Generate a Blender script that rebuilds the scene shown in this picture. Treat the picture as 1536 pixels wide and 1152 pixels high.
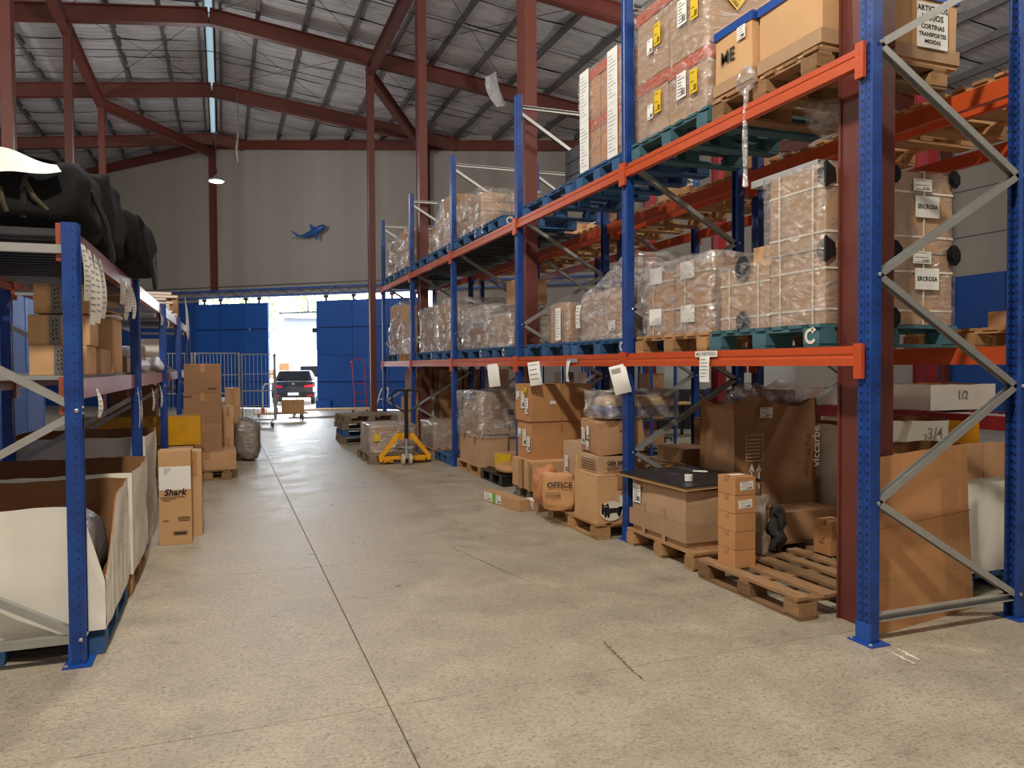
import bpy, math, random
from mathutils import Vector, Matrix, noise
R=math.radians
S=bpy.context.scene
for o in list(bpy.data.objects): bpy.data.objects.remove(o)
COL=S.collection
# ------------------------------------------------------------------ camera
F,YAW,PIT,ROL,H=1154.6,0.35896,0.024755,-0.0062477,1.6
_f=Vector((math.sin(YAW)*math.cos(PIT),math.cos(YAW)*math.cos(PIT),-math.sin(PIT)))
_r0=Vector((math.cos(YAW),-math.sin(YAW),0)); _u0=_r0.cross(_f)
_r=_r0*math.cos(ROL)+_u0*math.sin(ROL); _u=-_r0*math.sin(ROL)+_u0*math.cos(ROL)
cam=bpy.data.cameras.new('camera'); camo=bpy.data.objects.new('camera',cam); COL.objects.link(camo)
cam.sensor_fit='HORIZONTAL'; cam.sensor_width=36; cam.lens=F/1536*36; cam.clip_end=400; cam.clip_start=.05
camo.matrix_world=Matrix(((_r.x,_u.x,-_f.x,0),(_r.y,_u.y,-_f.y,0),(_r.z,_u.z,-_f.z,H),(0,0,0,1)))
S.camera=camo
C0=Vector((0,0,H))
def ray(px,py): return _f+_r*((px-768)/F)-_u*((py-576)/F)
def at_z(px,py,z): d=ray(px,py); return C0+d*((z-H)/d.z)
def at_x(px,py,x): d=ray(px,py); return C0+d*(x/d.x)
def at_y(px,py,y): d=ray(px,py); return C0+d*(y/d.y)
# ------------------------------------------------------------------ world, light, exposure
S.view_settings.view_transform='Standard'; S.view_settings.look='None'
S.view_settings.gamma=1; S.view_settings.use_curve_mapping=False
S.view_settings.exposure=-0.08
W=bpy.data.worlds.new('overcast_sky'); S.world=W; W.use_nodes=True
_n=W.node_tree.nodes; _l=W.node_tree.links
_bg=_n['Background']; _bg.inputs[0].default_value=(.86,.93,1,1); _bg.inputs[1].default_value=20
_sun=bpy.data.lights.new('sun','SUN'); _sun.energy=2; _sun.angle=R(1); _sun.color=(1,.96,.9)
_so=bpy.data.objects.new('sun',_sun); COL.objects.link(_so); _so.rotation_euler=(R(38),0,R(18))
LAMPS=[ # x,y,z,power,colour : high bay lamps, with unseen ones added for fill
 (-0.1,24.3,7.05,300,(1,.98,.96)),
 (-0.3,1.0,7.2,1500,(1,.915,.79)),
 (-0.3,7.0,7.6,500,(1,.97,.93)),
 (8.2,1.0,7.4,480,(1,.90,.77)),
 (8.8,7.6,7.4,340,(1,.92,.8)),
 (-0.3,-6,7.3,300,(1,.92,.8)),
 (-6.5,9,7.2,480,(1,.93,.83)),
 (9.6,13.0,7.4,340,(1,.95,.88)),
 (-7,20,7.2,300,(1,.96,.9))]
# ------------------------------------------------------------------ mesh helpers
class MB:
    def __init__(s): s.v=[]; s.f=[]; s.m=[]; s.cm=0
    def add(s,vs,fs):
        b=len(s.v); s.v+= [tuple(v) for v in vs]; s.f+=[tuple(b+i for i in f) for f in fs]; s.m+=[s.cm]*len(fs); return s
    def box(s,x0,x1,y0,y1,z0,z1,M=None):
        vs=[Vector(p) for p in ((x0,y0,z0),(x1,y0,z0),(x1,y1,z0),(x0,y1,z0),(x0,y0,z1),(x1,y0,z1),(x1,y1,z1),(x0,y1,z1))]
        if M: vs=[M@v for v in vs]
        return s.add(vs,((0,3,2,1),(4,5,6,7),(0,1,5,4),(1,2,6,5),(2,3,7,6),(3,0,4,7)))
    def bar(s,a,b,w,h,up=(0,0,1)):
        a=Vector(a);b=Vector(b);d=(b-a).normalized(); up=Vector(up)
        if abs(d.dot(up))>.98: up=Vector((0,1,0))
        x=d.cross(up).normalized(); y=x.cross(d)
        vs=[]
        for p in (a,b):
            for i,j in ((-1,-1),(1,-1),(1,1),(-1,1)): vs.append(p+x*(i*w/2)+y*(j*h/2))
        return s.add(vs,((0,1,2,3),(7,6,5,4),(0,4,5,1),(1,5,6,2),(2,6,7,3),(3,7,4,0)))
    def channel(s,a,b,w,h,t,up=(0,0,1)):   # C channel: web + two lips
        a=Vector(a);b=Vector(b);d=(b-a).normalized();up=Vector(up)
        x=d.cross(up).normalized(); y=x.cross(d)
        prof=((-w/2,-h/2),(w/2,-h/2),(w/2,-h/2+t),(-w/2+t,-h/2+t),(-w/2+t,h/2-t),(w/2,h/2-t),(w/2,h/2),(-w/2,h/2))
        return s.sweep2(a,b,x,y,prof)
    def sweep2(s,a,b,x,y,prof):
        n=len(prof); vs=[p+x*i+y*j for p in (a,b) for i,j in prof]
        fs=[(i,(i+1)%n,n+(i+1)%n,n+i) for i in range(n)]+[tuple(range(n))[::-1],tuple(range(n,2*n))]
        return s.add(vs,fs)
    def tube(s,pts,r,n=8,close=False):
        pts=[Vector(p) for p in pts]; rings=[]; N=len(pts); px=None
        rr=r if isinstance(r,(list,tuple)) else [r]*N
        for i,p in enumerate(pts):
            if close: d=(pts[(i+1)%N]-pts[i-1])
            else: d=pts[min(i+1,N-1)]-pts[max(i-1,0)]
            d.normalize()
            if px is None:
                up=Vector((0,0,1)) if abs(d.z)<.9 else Vector((1,0,0)); px=d.cross(up).normalized()
            else: px=(px-d*px.dot(d)).normalized()
            py=d.cross(px); rings.append([p+px*(rr[i]*math.cos(2*math.pi*k/n))+py*(rr[i]*math.sin(2*math.pi*k/n)) for k in range(n)])
        vs=[v for g in rings for v in g]; fs=[]
        for i in range(N if close else N-1):
            j=(i+1)%N
            for k in range(n): fs.append((i*n+k,i*n+(k+1)%n,j*n+(k+1)%n,j*n+k))
        if not close: fs+= [tuple(range(n))[::-1],tuple(range((N-1)*n,N*n))]
        return s.add(vs,fs)
    def lathe(s,prof,n=16,c=(0,0,0),axis='z'):
        vs=[]; 
        for r,z in prof:
            for k in range(n):
                a=2*math.pi*k/n; x,y=r*math.cos(a),r*math.sin(a)
                vs.append({'z':(c[0]+x,c[1]+y,c[2]+z),'x':(c[0]+z,c[1]+x,c[2]+y),'y':(c[0]+x,c[1]+z,c[2]+y)}[axis])
        fs=[(i*n+k,i*n+(k+1)%n,(i+1)*n+(k+1)%n,(i+1)*n+k) for i in range(len(prof)-1) for k in range(n)]
        fs+=[tuple(range(n))[::-1],tuple(range((len(prof)-1)*n,len(prof)*n))]
        return s.add(vs,fs)
    def prism(s,poly,d):   # poly: 3d points of one face, extruded by vector d
        n=len(poly); d=Vector(d); vs=[Vector(p) for p in poly]+[Vector(p)+d for p in poly]
        return s.add(vs,[tuple(range(n))[::-1],tuple(range(n,2*n))]+[(i,(i+1)%n,n+(i+1)%n,n+i) for i in range(n)])
    def grid(s,nu,nv,fn):
        vs=[fn(i/nu,j/nv) for j in range(nv+1) for i in range(nu+1)]; w=nu+1
        return s.add(vs,[(j*w+i,j*w+i+1,(j+1)*w+i+1,(j+1)*w+i) for j in range(nv) for i in range(nu)])
    def mesh(s,name,mats,smooth=False):
        me=bpy.data.meshes.new(name); me.from_pydata(s.v,[],s.f)
        for m in (mats if isinstance(mats,(list,tuple)) else [mats]): me.materials.append(m)
        for p,i in zip(me.polygons,s.m): p.material_index=i; p.use_smooth=smooth
        me.update(); return me
    def build(s,name,mats,parent=None,loc=(0,0,0),rz=0,smooth=False,rot=None):
        return put(name,s.mesh(name,mats,smooth),parent,loc,rz,rot)
def put(name,me,parent=None,loc=(0,0,0),rz=0,rot=None):
    o=bpy.data.objects.new(name,me); COL.objects.link(o); o.location=loc
    o.rotation_euler=rot if rot else (0,0,rz)
    if parent: o.parent=parent
    return o
def tag(o,label,cat,group=None,kind=None):
    o['label']=label; o['category']=cat
    if group: o['group']=group
    if kind: o['kind']=kind
    return o
def empty(name,loc=(0,0,0),rz=0):
    o=bpy.data.objects.new(name,None); COL.objects.link(o); o.location=loc; o.rotation_euler=(0,0,rz); o.empty_display_size=.1; return o
def struct(o,label=None):
    o['kind']='structure'
    if label: o['label']=label
    return o
def copy_tree(o,parent=None):
    c=o.copy(); COL.objects.link(c); c.parent=parent
    for ch in list(o.children): copy_tree(ch,c)
    return c
RNG=random.Random(7)
_o1,_o2=Vector((31.4,17.3,5.9)),Vector((-12.7,43.1,27.5))
def nvec(q): return Vector((noise.noise(q),noise.noise(q+_o1),noise.noise(q+_o2)))
# ------------------------------------------------------------------ materials
def lin(c): return tuple(((v/255)/12.92 if v/255<=.04045 else ((v/255+.055)/1.055)**2.4) for v in c)+(1,)
def newmat(name):
    m=bpy.data.materials.new(name); m.use_nodes=True; nt=m.node_tree
    return m,nt,nt.nodes,nt.links,nt.nodes['Principled BSDF']
def mk(name,rgb,rough=.6,metal=0,var=0.,nscale=6,namt=.12,bump=0,bscale=60,stretch=(1,1,1),spec=.5,coat=0):
    """plain painted / board surface: colour, random tint per object, blotchy noise, bump"""
    m,nt,n,l,b=newmat(name); c=lin(rgb)
    b.inputs['Roughness'].default_value=rough; b.inputs['Metallic'].default_value=metal
    b.inputs['Specular IOR Level'].default_value=spec; b.inputs['Coat Weight'].default_value=coat
    tc=n.new('ShaderNodeTexCoord'); mp=n.new('ShaderNodeMapping'); mp.inputs['Scale'].default_value=stretch
    oi=n.new('ShaderNodeObjectInfo'); ad=n.new('ShaderNodeVectorMath'); ad.operation='ADD'
    cb=n.new('ShaderNodeCombineXYZ'); ml=n.new('ShaderNodeMath'); ml.operation='MULTIPLY'; ml.inputs[1].default_value=37
    l.new(oi.outputs['Random'],ml.inputs[0]); l.new(ml.outputs[0],cb.inputs[0]); l.new(ml.outputs[0],cb.inputs[1])
    l.new(tc.outputs['Object'],mp.inputs[0]); l.new(mp.outputs[0],ad.inputs[0]); l.new(cb.outputs[0],ad.inputs[1])
    no=n.new('ShaderNodeTexNoise'); no.inputs['Scale'].default_value=nscale; no.inputs['Detail'].default_value=6; no.inputs['Roughness'].default_value=.65
    l.new(ad.outputs[0],no.inputs['Vector'])
    mr=n.new('ShaderNodeMapRange'); mr.inputs['From Min'].default_value=.25; mr.inputs['From Max'].default_value=.75
    mr.inputs['To Min'].default_value=1-namt; mr.inputs['To Max'].default_value=1+namt; l.new(no.outputs['Fac'],mr.inputs['Value'])
    mr2=n.new('ShaderNodeMapRange'); mr2.inputs['To Min'].default_value=1-var; mr2.inputs['To Max'].default_value=1+var; l.new(oi.outputs['Random'],mr2.inputs['Value'])
    mm=n.new('ShaderNodeMath'); mm.operation='MULTIPLY'; l.new(mr.outputs[0],mm.inputs[0]); l.new(mr2.outputs[0],mm.inputs[1])
    vm=n.new('ShaderNodeVectorMath'); vm.operation='SCALE'; vm.inputs[0].default_value=c[:3]; l.new(mm.outputs[0],vm.inputs['Scale'])
    l.new(vm.outputs[0],b.inputs['Base Color'])
    if bump:
        n2=n.new('ShaderNodeTexNoise'); n2.inputs['Scale'].default_value=bscale; n2.inputs['Detail'].default_value=4; l.new(ad.outputs[0],n2.inputs['Vector'])
        bp=n.new('ShaderNodeBump'); bp.inputs['Strength'].default_value=bump; bp.inputs['Distance'].default_value=.01
        l.new(n2.outputs['Fac'],bp.inputs['Height']); l.new(bp.outputs[0],b.inputs['Normal'])
    return m
M={}
M['card']=mk('cardboard',(184,142,102),.75,0,.10,3.5,.10,.05,40)
M['card_light']=mk('cardboard_light',(200,158,112),.72,0,.06,3,.08,.05,40)
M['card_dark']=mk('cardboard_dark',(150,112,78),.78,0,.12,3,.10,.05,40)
M['card_grey']=mk('cardboard_greyish',(180,146,114),.75,0,.08,3,.10,.05,40)
M['card_orange']=mk('cardboard_orange',(190,138,90),.7,0,.05,2.5,.08,.05,40)
M['card_in']=mk('cardboard_inside',(150,106,66),.85,0,.08,5,.15,.1,30)
M['card_white']=mk('white_cardboard',(232,228,216),.7,0,.03,2.5,.05,.08,18)
M['tape']=mk('brown_tape',(176,130,84),.28,0,.08,8,.08,spec=.6)
M['tape_pale']=mk('pale_packing_tape',(170,138,106),.3,0,.03,8,.06,spec=.6)
M['tape_grey']=mk('grey_tape',(112,106,100),.3,0,.05,30,.15)
M['tape_blue']=mk('blue_tape',(22,70,150),.3,0,0,8,.05)
M['tape_orange']=mk('orange_tape',(196,84,40),.35,0,.05,8,.08)
M['tape_yellow']=mk('yellow_tape',(226,190,40),.35,0,.03,8,.08)
M['yellow_wrap']=mk('yellow_wrapping',(196,142,20),.22,0,0,10,.15,.35,20,spec=.6)
M['paper']=mk('paper',(232,232,226),.7,0,.03,6,.04)
M['label']=mk('paper_label',(236,234,228),.6,0,.03,6,.03)
M['ink']=mk('black_print',(28,26,26),.6,0,0,6,.1)
M['inkgrey']=mk('grey_print',(140,137,134),.6,0,0,6,.1)
M['inkbrown']=mk('brown_print',(84,56,34),.7,0,0,6,.1)
M['inkwhite']=mk('white_print',(226,216,200),.6,0,0,6,.05)
M['strap']=mk('white_strap',(222,212,196),.5,0,.05,10,.08)
M['black']=mk('black_plastic',(24,24,25),.4,0,.1,8,.2)
M['black_sheet']=mk('black_board',(34,35,38),.38,0,0,5,.25,.1,20)
M['fabric']=mk('black_fabric',(12,12,14),.8,0,0,7,.25,.25,90,spec=.2)
M['webbing']=mk('black_webbing',(20,20,21),.75,0,0,30,.2)
M['gold']=mk('faded_gold_print',(56,47,26),.8,0,0,14,.3)
M['orange']=mk('orange_beam_paint',(188,78,36),.38,0,.05,7,.10,.04,30)
M['maroon']=mk('red_oxide_paint',(98,46,38),.5,0,.06,3,.14,.05,20)
M['crimson']=mk('crimson_paint',(140,30,38),.45,0,.05,3,.1)
M['galv']=mk('galvanised_steel',(176,178,176),.38,.55,.06,14,.10,.03,60)
M['darksteel']=mk('dark_steel',(64,62,66),.45,.5,.1,8,.15)
M['steel']=mk('bright_steel',(190,192,196),.28,.8,.04,12,.08)
M['grey_wall']=mk('grey_wall_paint',(150,144,138),.8,0,0,.9,.12,.04,8,(1,1,.05))
M['blue_door']=mk('blue_door_paint',(26,86,172),.5,0,.04,1.2,.10,.04,10)
M['blue_wall']=mk('blue_wall_paint',(22,72,148),.55,0,.05,1.2,.08)
M['blue_plastic']=mk('light_blue_board',(74,136,226),.5,0,.04,2,.08)
M['purlin']=mk('purlin_steel',(96,93,95),.55,.2,.08,4,.15)
M['wood']=mk('pallet_wood',(174,134,90),.8,0,.22,4,.26,.15,40,(2,14,14))
M['wood_old']=mk('weathered_pallet_wood',(142,108,74),.85,0,.34,4,.34,.2,40,(2,14,14))
M['wood_grey']=mk('grey_weathered_wood',(136,118,98),.85,0,.16,4,.25,.2,40,(2,14,14))
M['wood_blue']=mk('blue_painted_wood',(48,90,134),.7,0,.14,5,.28,.12,40,(2,10,10))
M['wood_teal']=mk('teal_painted_wood',(60,100,110),.7,0,.14,5,.26,.12,40,(2,10,10))
M['yellow']=mk('yellow_machine_paint',(238,168,28),.4,0,0,6,.06)
M['rubber']=mk('rubber',(40,38,38),.7,0,.1,8,.1)
M['wheel']=mk('pale_nylon_wheel',(206,196,172),.5,0,.05,8,.08)
M['pinkred']=mk('red_trolley_paint',(176,44,52),.45)
M['orange_plastic']=mk('orange_plastic',(230,110,40),.4)
M['plank']=mk('plywood',(198,162,112),.7,0,.05,4,.12,.05,30,(1,8,8))
M['carblack']=mk('car_paint_black',(30,30,34),.22,0,0,4,.05,coat=.6)
M['carwhite']=mk('car_paint_white',(232,232,232),.3,0,0,4,.03)
M['glassdark']=mk('dark_glass',(22,26,30),.08)
M['tail']=mk('tail_lamp_red',(200,26,40),.2)
M['asphalt']=mk('pale_concrete_yard',(196,194,188),.85,0,0,1.5,.08)
M['leaf']=mk('foliage',(96,128,62),.7,0,.25,6,.3)
M['bark']=mk('bark',(92,74,58),.9)
M['kraft']=mk('kraft_paper',(190,140,92),.6,0,.06,6,.12,.4,14)
M['kraft_pink']=mk('brown_kraft_parcel',(188,126,82),.5,0,.05,7,.12,.5,16)
M['redlabel']=mk('red_label',(206,30,34),.5)
M['green']=mk('green_sticker',(80,196,60),.5)
M['bluelabel']=mk('light_blue_label',(84,168,220),.5)
M['cyan']=mk('navy_pack',(40,62,128),.4,0,0,8,.2)
M['cream']=mk('cream_pack',(226,192,142),.5,0,0,8,.15)
M['silver']=mk('silver_bubble_foil',(186,190,200),.22,.85,0,14,.15,.9,30)
M['chair_blue']=mk('navy_chair_fabric',(34,46,92),.8)
M['shed']=mk('shed_sheet',(96,100,110),.6)
M['doorback']=mk('blue_door_shade_backing',(16,52,112),.6)
M['greypanel']=mk('grey_steel_panel',(150,152,150),.5,.1,.05,3,.06)
M['shark']=mk('shark_blue',(22,78,150),.35,0,0,8,.2)
M['garment']=mk('grey_cloth',(128,113,98),.85,0,0,10,.2,.3,60)
M['darkcloth']=mk('dark_cloth',(52,50,50),.85,0,0,10,.2,.3,60)
M['polybag']=mk('white_poly_bag',(214,220,232),.35,0,.05,10,.06,.5,14)

def emis(name,rgb,st):
    m,nt,n,l,b=newmat(name); b.inputs['Emission Color'].default_value=tuple(rgb)+(1,); b.inputs['Emission Strength'].default_value=st
    b.inputs['Base Color'].default_value=tuple(rgb)+(1,); return m
M['lamp']=emis('lamp_glow',(1,.97,.92),14)
# blue perforated upright
def perforated():
    m,nt,n,l,b=newmat('blue_perforated_steel'); b.inputs['Roughness'].default_value=.4
    tc=n.new('ShaderNodeTexCoord'); sp=n.new('ShaderNodeSeparateXYZ'); l.new(tc.outputs['Object'],sp.inputs[0])
    sn=n.new('ShaderNodeSeparateXYZ'); l.new(tc.outputs['Normal'],sn.inputs[0])
    def mt(op,a,bb=None,clamp=False):
        k=n.new('ShaderNodeMath'); k.operation=op; k.use_clamp=clamp
        for i,v in enumerate((a,bb)):
            if v is None: continue
            if isinstance(v,(int,float)): k.inputs[i].default_value=v
            else: l.new(v,k.inputs[i])
        return k.outputs[0]
    fx=mt('GREATER_THAN',mt('ABSOLUTE',sn.outputs[0]),.5)   # aisle-facing side
    dz=mt('MULTIPLY',mt('SUBTRACT',mt('FRACT',mt('DIVIDE',sp.outputs[2],.05)),.5),.05)
    d1=mt('SUBTRACT',mt('ABSOLUTE',sp.outputs[1]),.024); d2=mt('SUBTRACT',sp.outputs[0],.012)
    ra=mt('SQRT',mt('ADD',mt('POWER',mt('MULTIPLY',d1,1.25),2),mt('POWER',mt('MULTIPLY',dz,.9),2)))
    rb=mt('SQRT',mt('ADD',mt('POWER',d2,2),mt('POWER',dz,2)))
    ha=mt('MULTIPLY',mt('LESS_THAN',ra,.0095),fx); hb=mt('MULTIPLY',mt('LESS_THAN',rb,.005),mt('SUBTRACT',1,fx))
    hole=mt('ADD',ha,hb,True)
    no=n.new('ShaderNodeTexNoise'); no.inputs['Scale'].default_value=9; no.inputs['Detail'].default_value=5; l.new(tc.outputs['Object'],no.inputs['Vector'])
    cr=n.new('ShaderNodeValToRGB'); cr.color_ramp.elements[0].color=lin((14,50,118)); cr.color_ramp.elements[1].color=lin((25,73,150))
    cr.color_ramp.elements[0].position=.3; cr.color_ramp.elements[1].position=.75
    l.new(no.outputs[0],cr.inputs[0]); mx=n.new('ShaderNodeMix'); mx.data_type='RGBA'
    l.new(hole,mx.inputs['Factor']); l.new(cr.outputs[0],mx.inputs['A']); mx.inputs['B'].default_value=(.006,.008,.014,1)
    l.new(mx.outputs['Result'],b.inputs['Base Color'])
    bp=n.new('ShaderNodeBump'); bp.inputs['Strength'].default_value=.5; bp.inputs['Distance'].default_value=.003; bp.invert=True
    l.new(hole,bp.inputs['Height']); l.new(bp.outputs[0],b.inputs['Normal'])
    return m
M['rackblue']=perforated()
M['blueplain']=mk('blue_rack_paint',(26,78,164),.4,0,.05,8,.1)
def film(name,opac=.24,tint=(.96,.95,.94),scale=9):
    m,nt,n,l,b=newmat(name); n.remove(b); out=n['Material Output']
    tc=n.new('ShaderNodeTexCoord'); no=n.new('ShaderNodeTexNoise'); no.inputs['Scale'].default_value=scale; no.inputs['Detail'].default_value=5; no.inputs['Distortion'].default_value=1.2
    mp=n.new('ShaderNodeMapping'); mp.inputs['Scale'].default_value=(1,1,2.2); l.new(tc.outputs['Object'],mp.inputs[0]); l.new(mp.outputs[0],no.inputs['Vector'])
    bp=n.new('ShaderNodeBump'); bp.inputs['Strength'].default_value=1; bp.inputs['Distance'].default_value=.03; l.new(no.outputs['Fac'],bp.inputs['Height'])
    gl=n.new('ShaderNodeBsdfGlossy'); gl.inputs['Roughness'].default_value=.16; gl.inputs['Color'].default_value=tint+(1,); l.new(bp.outputs[0],gl.inputs['Normal'])
    df=n.new('ShaderNodeBsdfDiffuse'); df.inputs['Color'].default_value=(.78,.76,.74,1); l.new(bp.outputs[0],df.inputs['Normal'])
    m1=n.new('ShaderNodeMixShader'); m1.inputs[0].default_value=.45; l.new(gl.outputs[0],m1.inputs[1]); l.new(df.outputs[0],m1.inputs[2])
    tr=n.new('ShaderNodeBsdfTransparent'); tr.inputs['Color'].default_value=(.97,.97,.97,1)
    mr=n.new('ShaderNodeMapRange'); mr.inputs['From Min'].default_value=.38; mr.inputs['From Max'].default_value=.72
    mr.inputs['To Min'].default_value=opac*.45; mr.inputs['To Max'].default_value=min(.95,opac*2.1); l.new(no.outputs['Fac'],mr.inputs['Value'])
    m2=n.new('ShaderNodeMixShader'); l.new(mr.outputs[0],m2.inputs[0]); l.new(tr.outputs[0],m2.inputs[1]); l.new(m1.outputs[0],m2.inputs[2])
    l.new(m2.outputs[0],out.inputs[0]); return m
M['film']=film('stretch_film'); M['film_heavy']=film('heavy_stretch_film',.36,(.97,.97,.98),6)
def concrete():
    m,nt,n,l,b=newmat('worn_concrete'); g=n.new('ShaderNodeNewGeometry')
    def nz(sc,det,ro,st=(1,1,1),dist=0):
        mp=n.new('ShaderNodeMapping'); mp.inputs['Scale'].default_value=st; l.new(g.outputs['Position'],mp.inputs[0])
        k=n.new('ShaderNodeTexNoise'); k.inputs['Scale'].default_value=sc; k.inputs['Detail'].default_value=det; k.inputs['Roughness'].default_value=ro; k.inputs['Distortion'].default_value=dist
        l.new(mp.outputs[0],k.inputs['Vector']); return k.outputs['Fac']
    a=nz(.55,4,.6); bb=nz(2.4,6,.7); c=nz(48,7,.8,(1,1.3,1),.6); d=nz(17,8,.78,(1,1.6,1),1.1); e1=nz(6,9,.85,(1,3.2,1),3.2); e2=nz(120,3,.7)
    cr=n.new('ShaderNodeValToRGB'); e=cr.color_ramp.elements; e[0].position=.30; e[0].color=lin((164,152,133)); e[1].position=.70; e[1].color=lin((198,185,162))
    l.new(bb,cr.inputs[0])
    def mixc(fac,colA,colB,mode='MIX'):
        x=n.new('ShaderNodeMix'); x.data_type='RGBA'; x.blend_type=mode
        l.new(fac,x.inputs['Factor']) if not isinstance(fac,float) else setattr(x.inputs['Factor'],'default_value',fac)
        l.new(colA,x.inputs['A'])
        if isinstance(colB,tuple): x.inputs['B'].default_value=colB
        else: l.new(colB,x.inputs['B'])
        return x.outputs['Result']
    def ramp(src,p0,p1,v0=0.,v1=1.):
        k=n.new('ShaderNodeMapRange'); k.inputs['From Min'].default_value=p0; k.inputs['From Max'].default_value=p1; k.inputs['To Min'].default_value=v0; k.inputs['To Max'].default_value=v1; l.new(src,k.inputs['Value']); return k.outputs[0]
    col=mixc(ramp(a,.55,.70,0,.45),cr.outputs[0],lin((142,139,136)))
    col=mixc(ramp(d,.53,.64,0,.65),col,lin((132,124,112)))
    col=mixc(ramp(d,.30,.44,.55,0),col,lin((214,206,190)))
    col=mixc(ramp(c,.52,.62,0,.85),col,lin((112,104,94)))
    col=mixc(ramp(c,.32,.45,.6,0),col,lin((222,215,200)))
    col=mixc(ramp(e1,.58,.64,0,.55),col,lin((108,102,94)))
    col=mixc(ramp(e1,.30,.37,.5,0),col,lin((224,218,206)))
    col=mixc(ramp(e2,.58,.70,0,.7),col,lin((98,92,84)))
    l.new(col,b.inputs['Base Color'])
    l.new(ramp(bb,.3,.7,.24,.52),b.inputs['Roughness'])
    ad=n.new('ShaderNodeMath'); ad.operation='ADD'; l.new(c,ad.inputs[0]); l.new(d,ad.inputs[1])
    bp=n.new('ShaderNodeBump'); bp.inputs['Strength'].default_value=.6; bp.inputs['Distance'].default_value=.008; l.new(ad.outputs[0],bp.inputs['Height']); l.new(bp.outputs[0],b.inputs['Normal'])
    return m
M['concrete']=concrete()
M['joint']=mk('joint_filler',(112,102,88),.9)
def foil():
    m,nt,n,l,b=newmat('foil_insulation'); b.inputs['Metallic'].default_value=.45; b.inputs['Roughness'].default_value=.42
    tc=n.new('ShaderNodeTexCoord'); no=n.new('ShaderNodeTexNoise'); no.inputs['Scale'].default_value=2.2; no.inputs['Detail'].default_value=7; no.inputs['Roughness'].default_value=.7
    mp=n.new('ShaderNodeMapping'); mp.inputs['Scale'].default_value=(.5,4.5,1); l.new(tc.outputs['Object'],mp.inputs[0]); l.new(mp.outputs[0],no.inputs['Vector'])
    cr=n.new('ShaderNodeValToRGB'); cr.color_ramp.elements[0].color=lin((176,174,176)); cr.color_ramp.elements[0].position=.3; cr.color_ramp.elements[1].position=.7; cr.color_ramp.elements[1].color=lin((240,240,244)); l.new(no.outputs[0],cr.inputs[0]); l.new(cr.outputs[0],b.inputs['Base Color'])
    n2=n.new('ShaderNodeTexNoise'); n2.inputs['Scale'].default_value=34; n2.inputs['Detail'].default_value=3; l.new(tc.outputs['Object'],n2.inputs['Vector'])
    ad=n.new('ShaderNodeMath'); ad.operation='ADD'; l.new(no.outputs[0],ad.inputs[0]); l.new(n2.outputs[0],ad.inputs[1])
    bp=n.new('ShaderNodeBump'); bp.inputs['Strength'].default_value=.7; bp.inputs['Distance'].default_value=.05; l.new(ad.outputs[0],bp.inputs['Height']); l.new(bp.outputs[0],b.inputs['Normal'])
    return m
M['foil']=foil()
def skylight():
    m,nt,n,l,b=newmat('translucent_roof_sheet'); n.remove(b); t=n.new('ShaderNodeBsdfTranslucent'); t.inputs[0].default_value=(.2,.225,.235,1)
    d=n.new('ShaderNodeBsdfDiffuse'); d.inputs[0].default_value=(.4,.45,.48,1); mx=n.new('ShaderNodeMixShader'); mx.inputs[0].default_value=.25
    l.new(t.outputs[0],mx.inputs[1]); l.new(d.outputs[0],mx.inputs[2]); l.new(mx.outputs[0],n['Material Output'].inputs[0]); return m
M['skylight']=skylight()
_tc={}
def text(s,size,parent,loc,face='-y',mat='ink',name='printed_lettering',rz=0,shear=0,extrude=.0006,roll=0,align='CENTER',bold=.012):
    key=(s,size,shear,mat,align)
    if key not in _tc:
        cu=bpy.data.curves.new('lettering','FONT'); cu.body=s; cu.size=size; cu.shear=shear; cu.align_x=align; cu.align_y='CENTER'; cu.extrude=extrude; cu.resolution_u=2; cu.offset=size*bold
        to=bpy.data.objects.new('tmp_text',cu); me=bpy.data.meshes.new_from_object(to); bpy.data.objects.remove(to); bpy.data.curves.remove(cu)
        me.materials.clear(); me.materials.append(M[mat]); _tc[key]=me
    zr={'-y':0,'-x':-90,'+x':90,'+y':180}.get(face,0)
    e=Matrix.Rotation(R(zr+rz),4,'Z')@Matrix.Rotation(R(90),4,'X')@Matrix.Rotation(R(roll),4,'Z') if face!='top' else Matrix.Rotation(R(rz),4,'Z')
    o=put(name,_tc[key],parent,loc); o.rotation_euler=e.to_euler(); return o
# ================================================================== STRUCTURE
RX,RZ,RS=-.2,10.55,.12                      # ridge x, roof height at the ridge, slope
def roof(x): return RZ-RS*abs(x-RX)
def wy(x): return 32.2-.79*(x+.35)          # skewed end wall
WD=Vector((1,-.79,0)).normalized(); WN=Vector((-.79,-1,0)).normalized()   # along wall, into the hall
W0=Vector((-.35,32.2,0))
def wall_s(px,off=0.):                      # distance along end wall where the pixel column meets it
    d=ray(px,555); p0=W0+WN*off
    t=((p0-C0).dot(WN))/Vector((d.x,d.y,0)).dot(WN); q=C0+Vector((d.x,d.y,0))*t
    return (q-W0).dot(WD)
def wp(s,z,off=0.): return W0+WD*s+WN*off+Vector((0,0,z))
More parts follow.
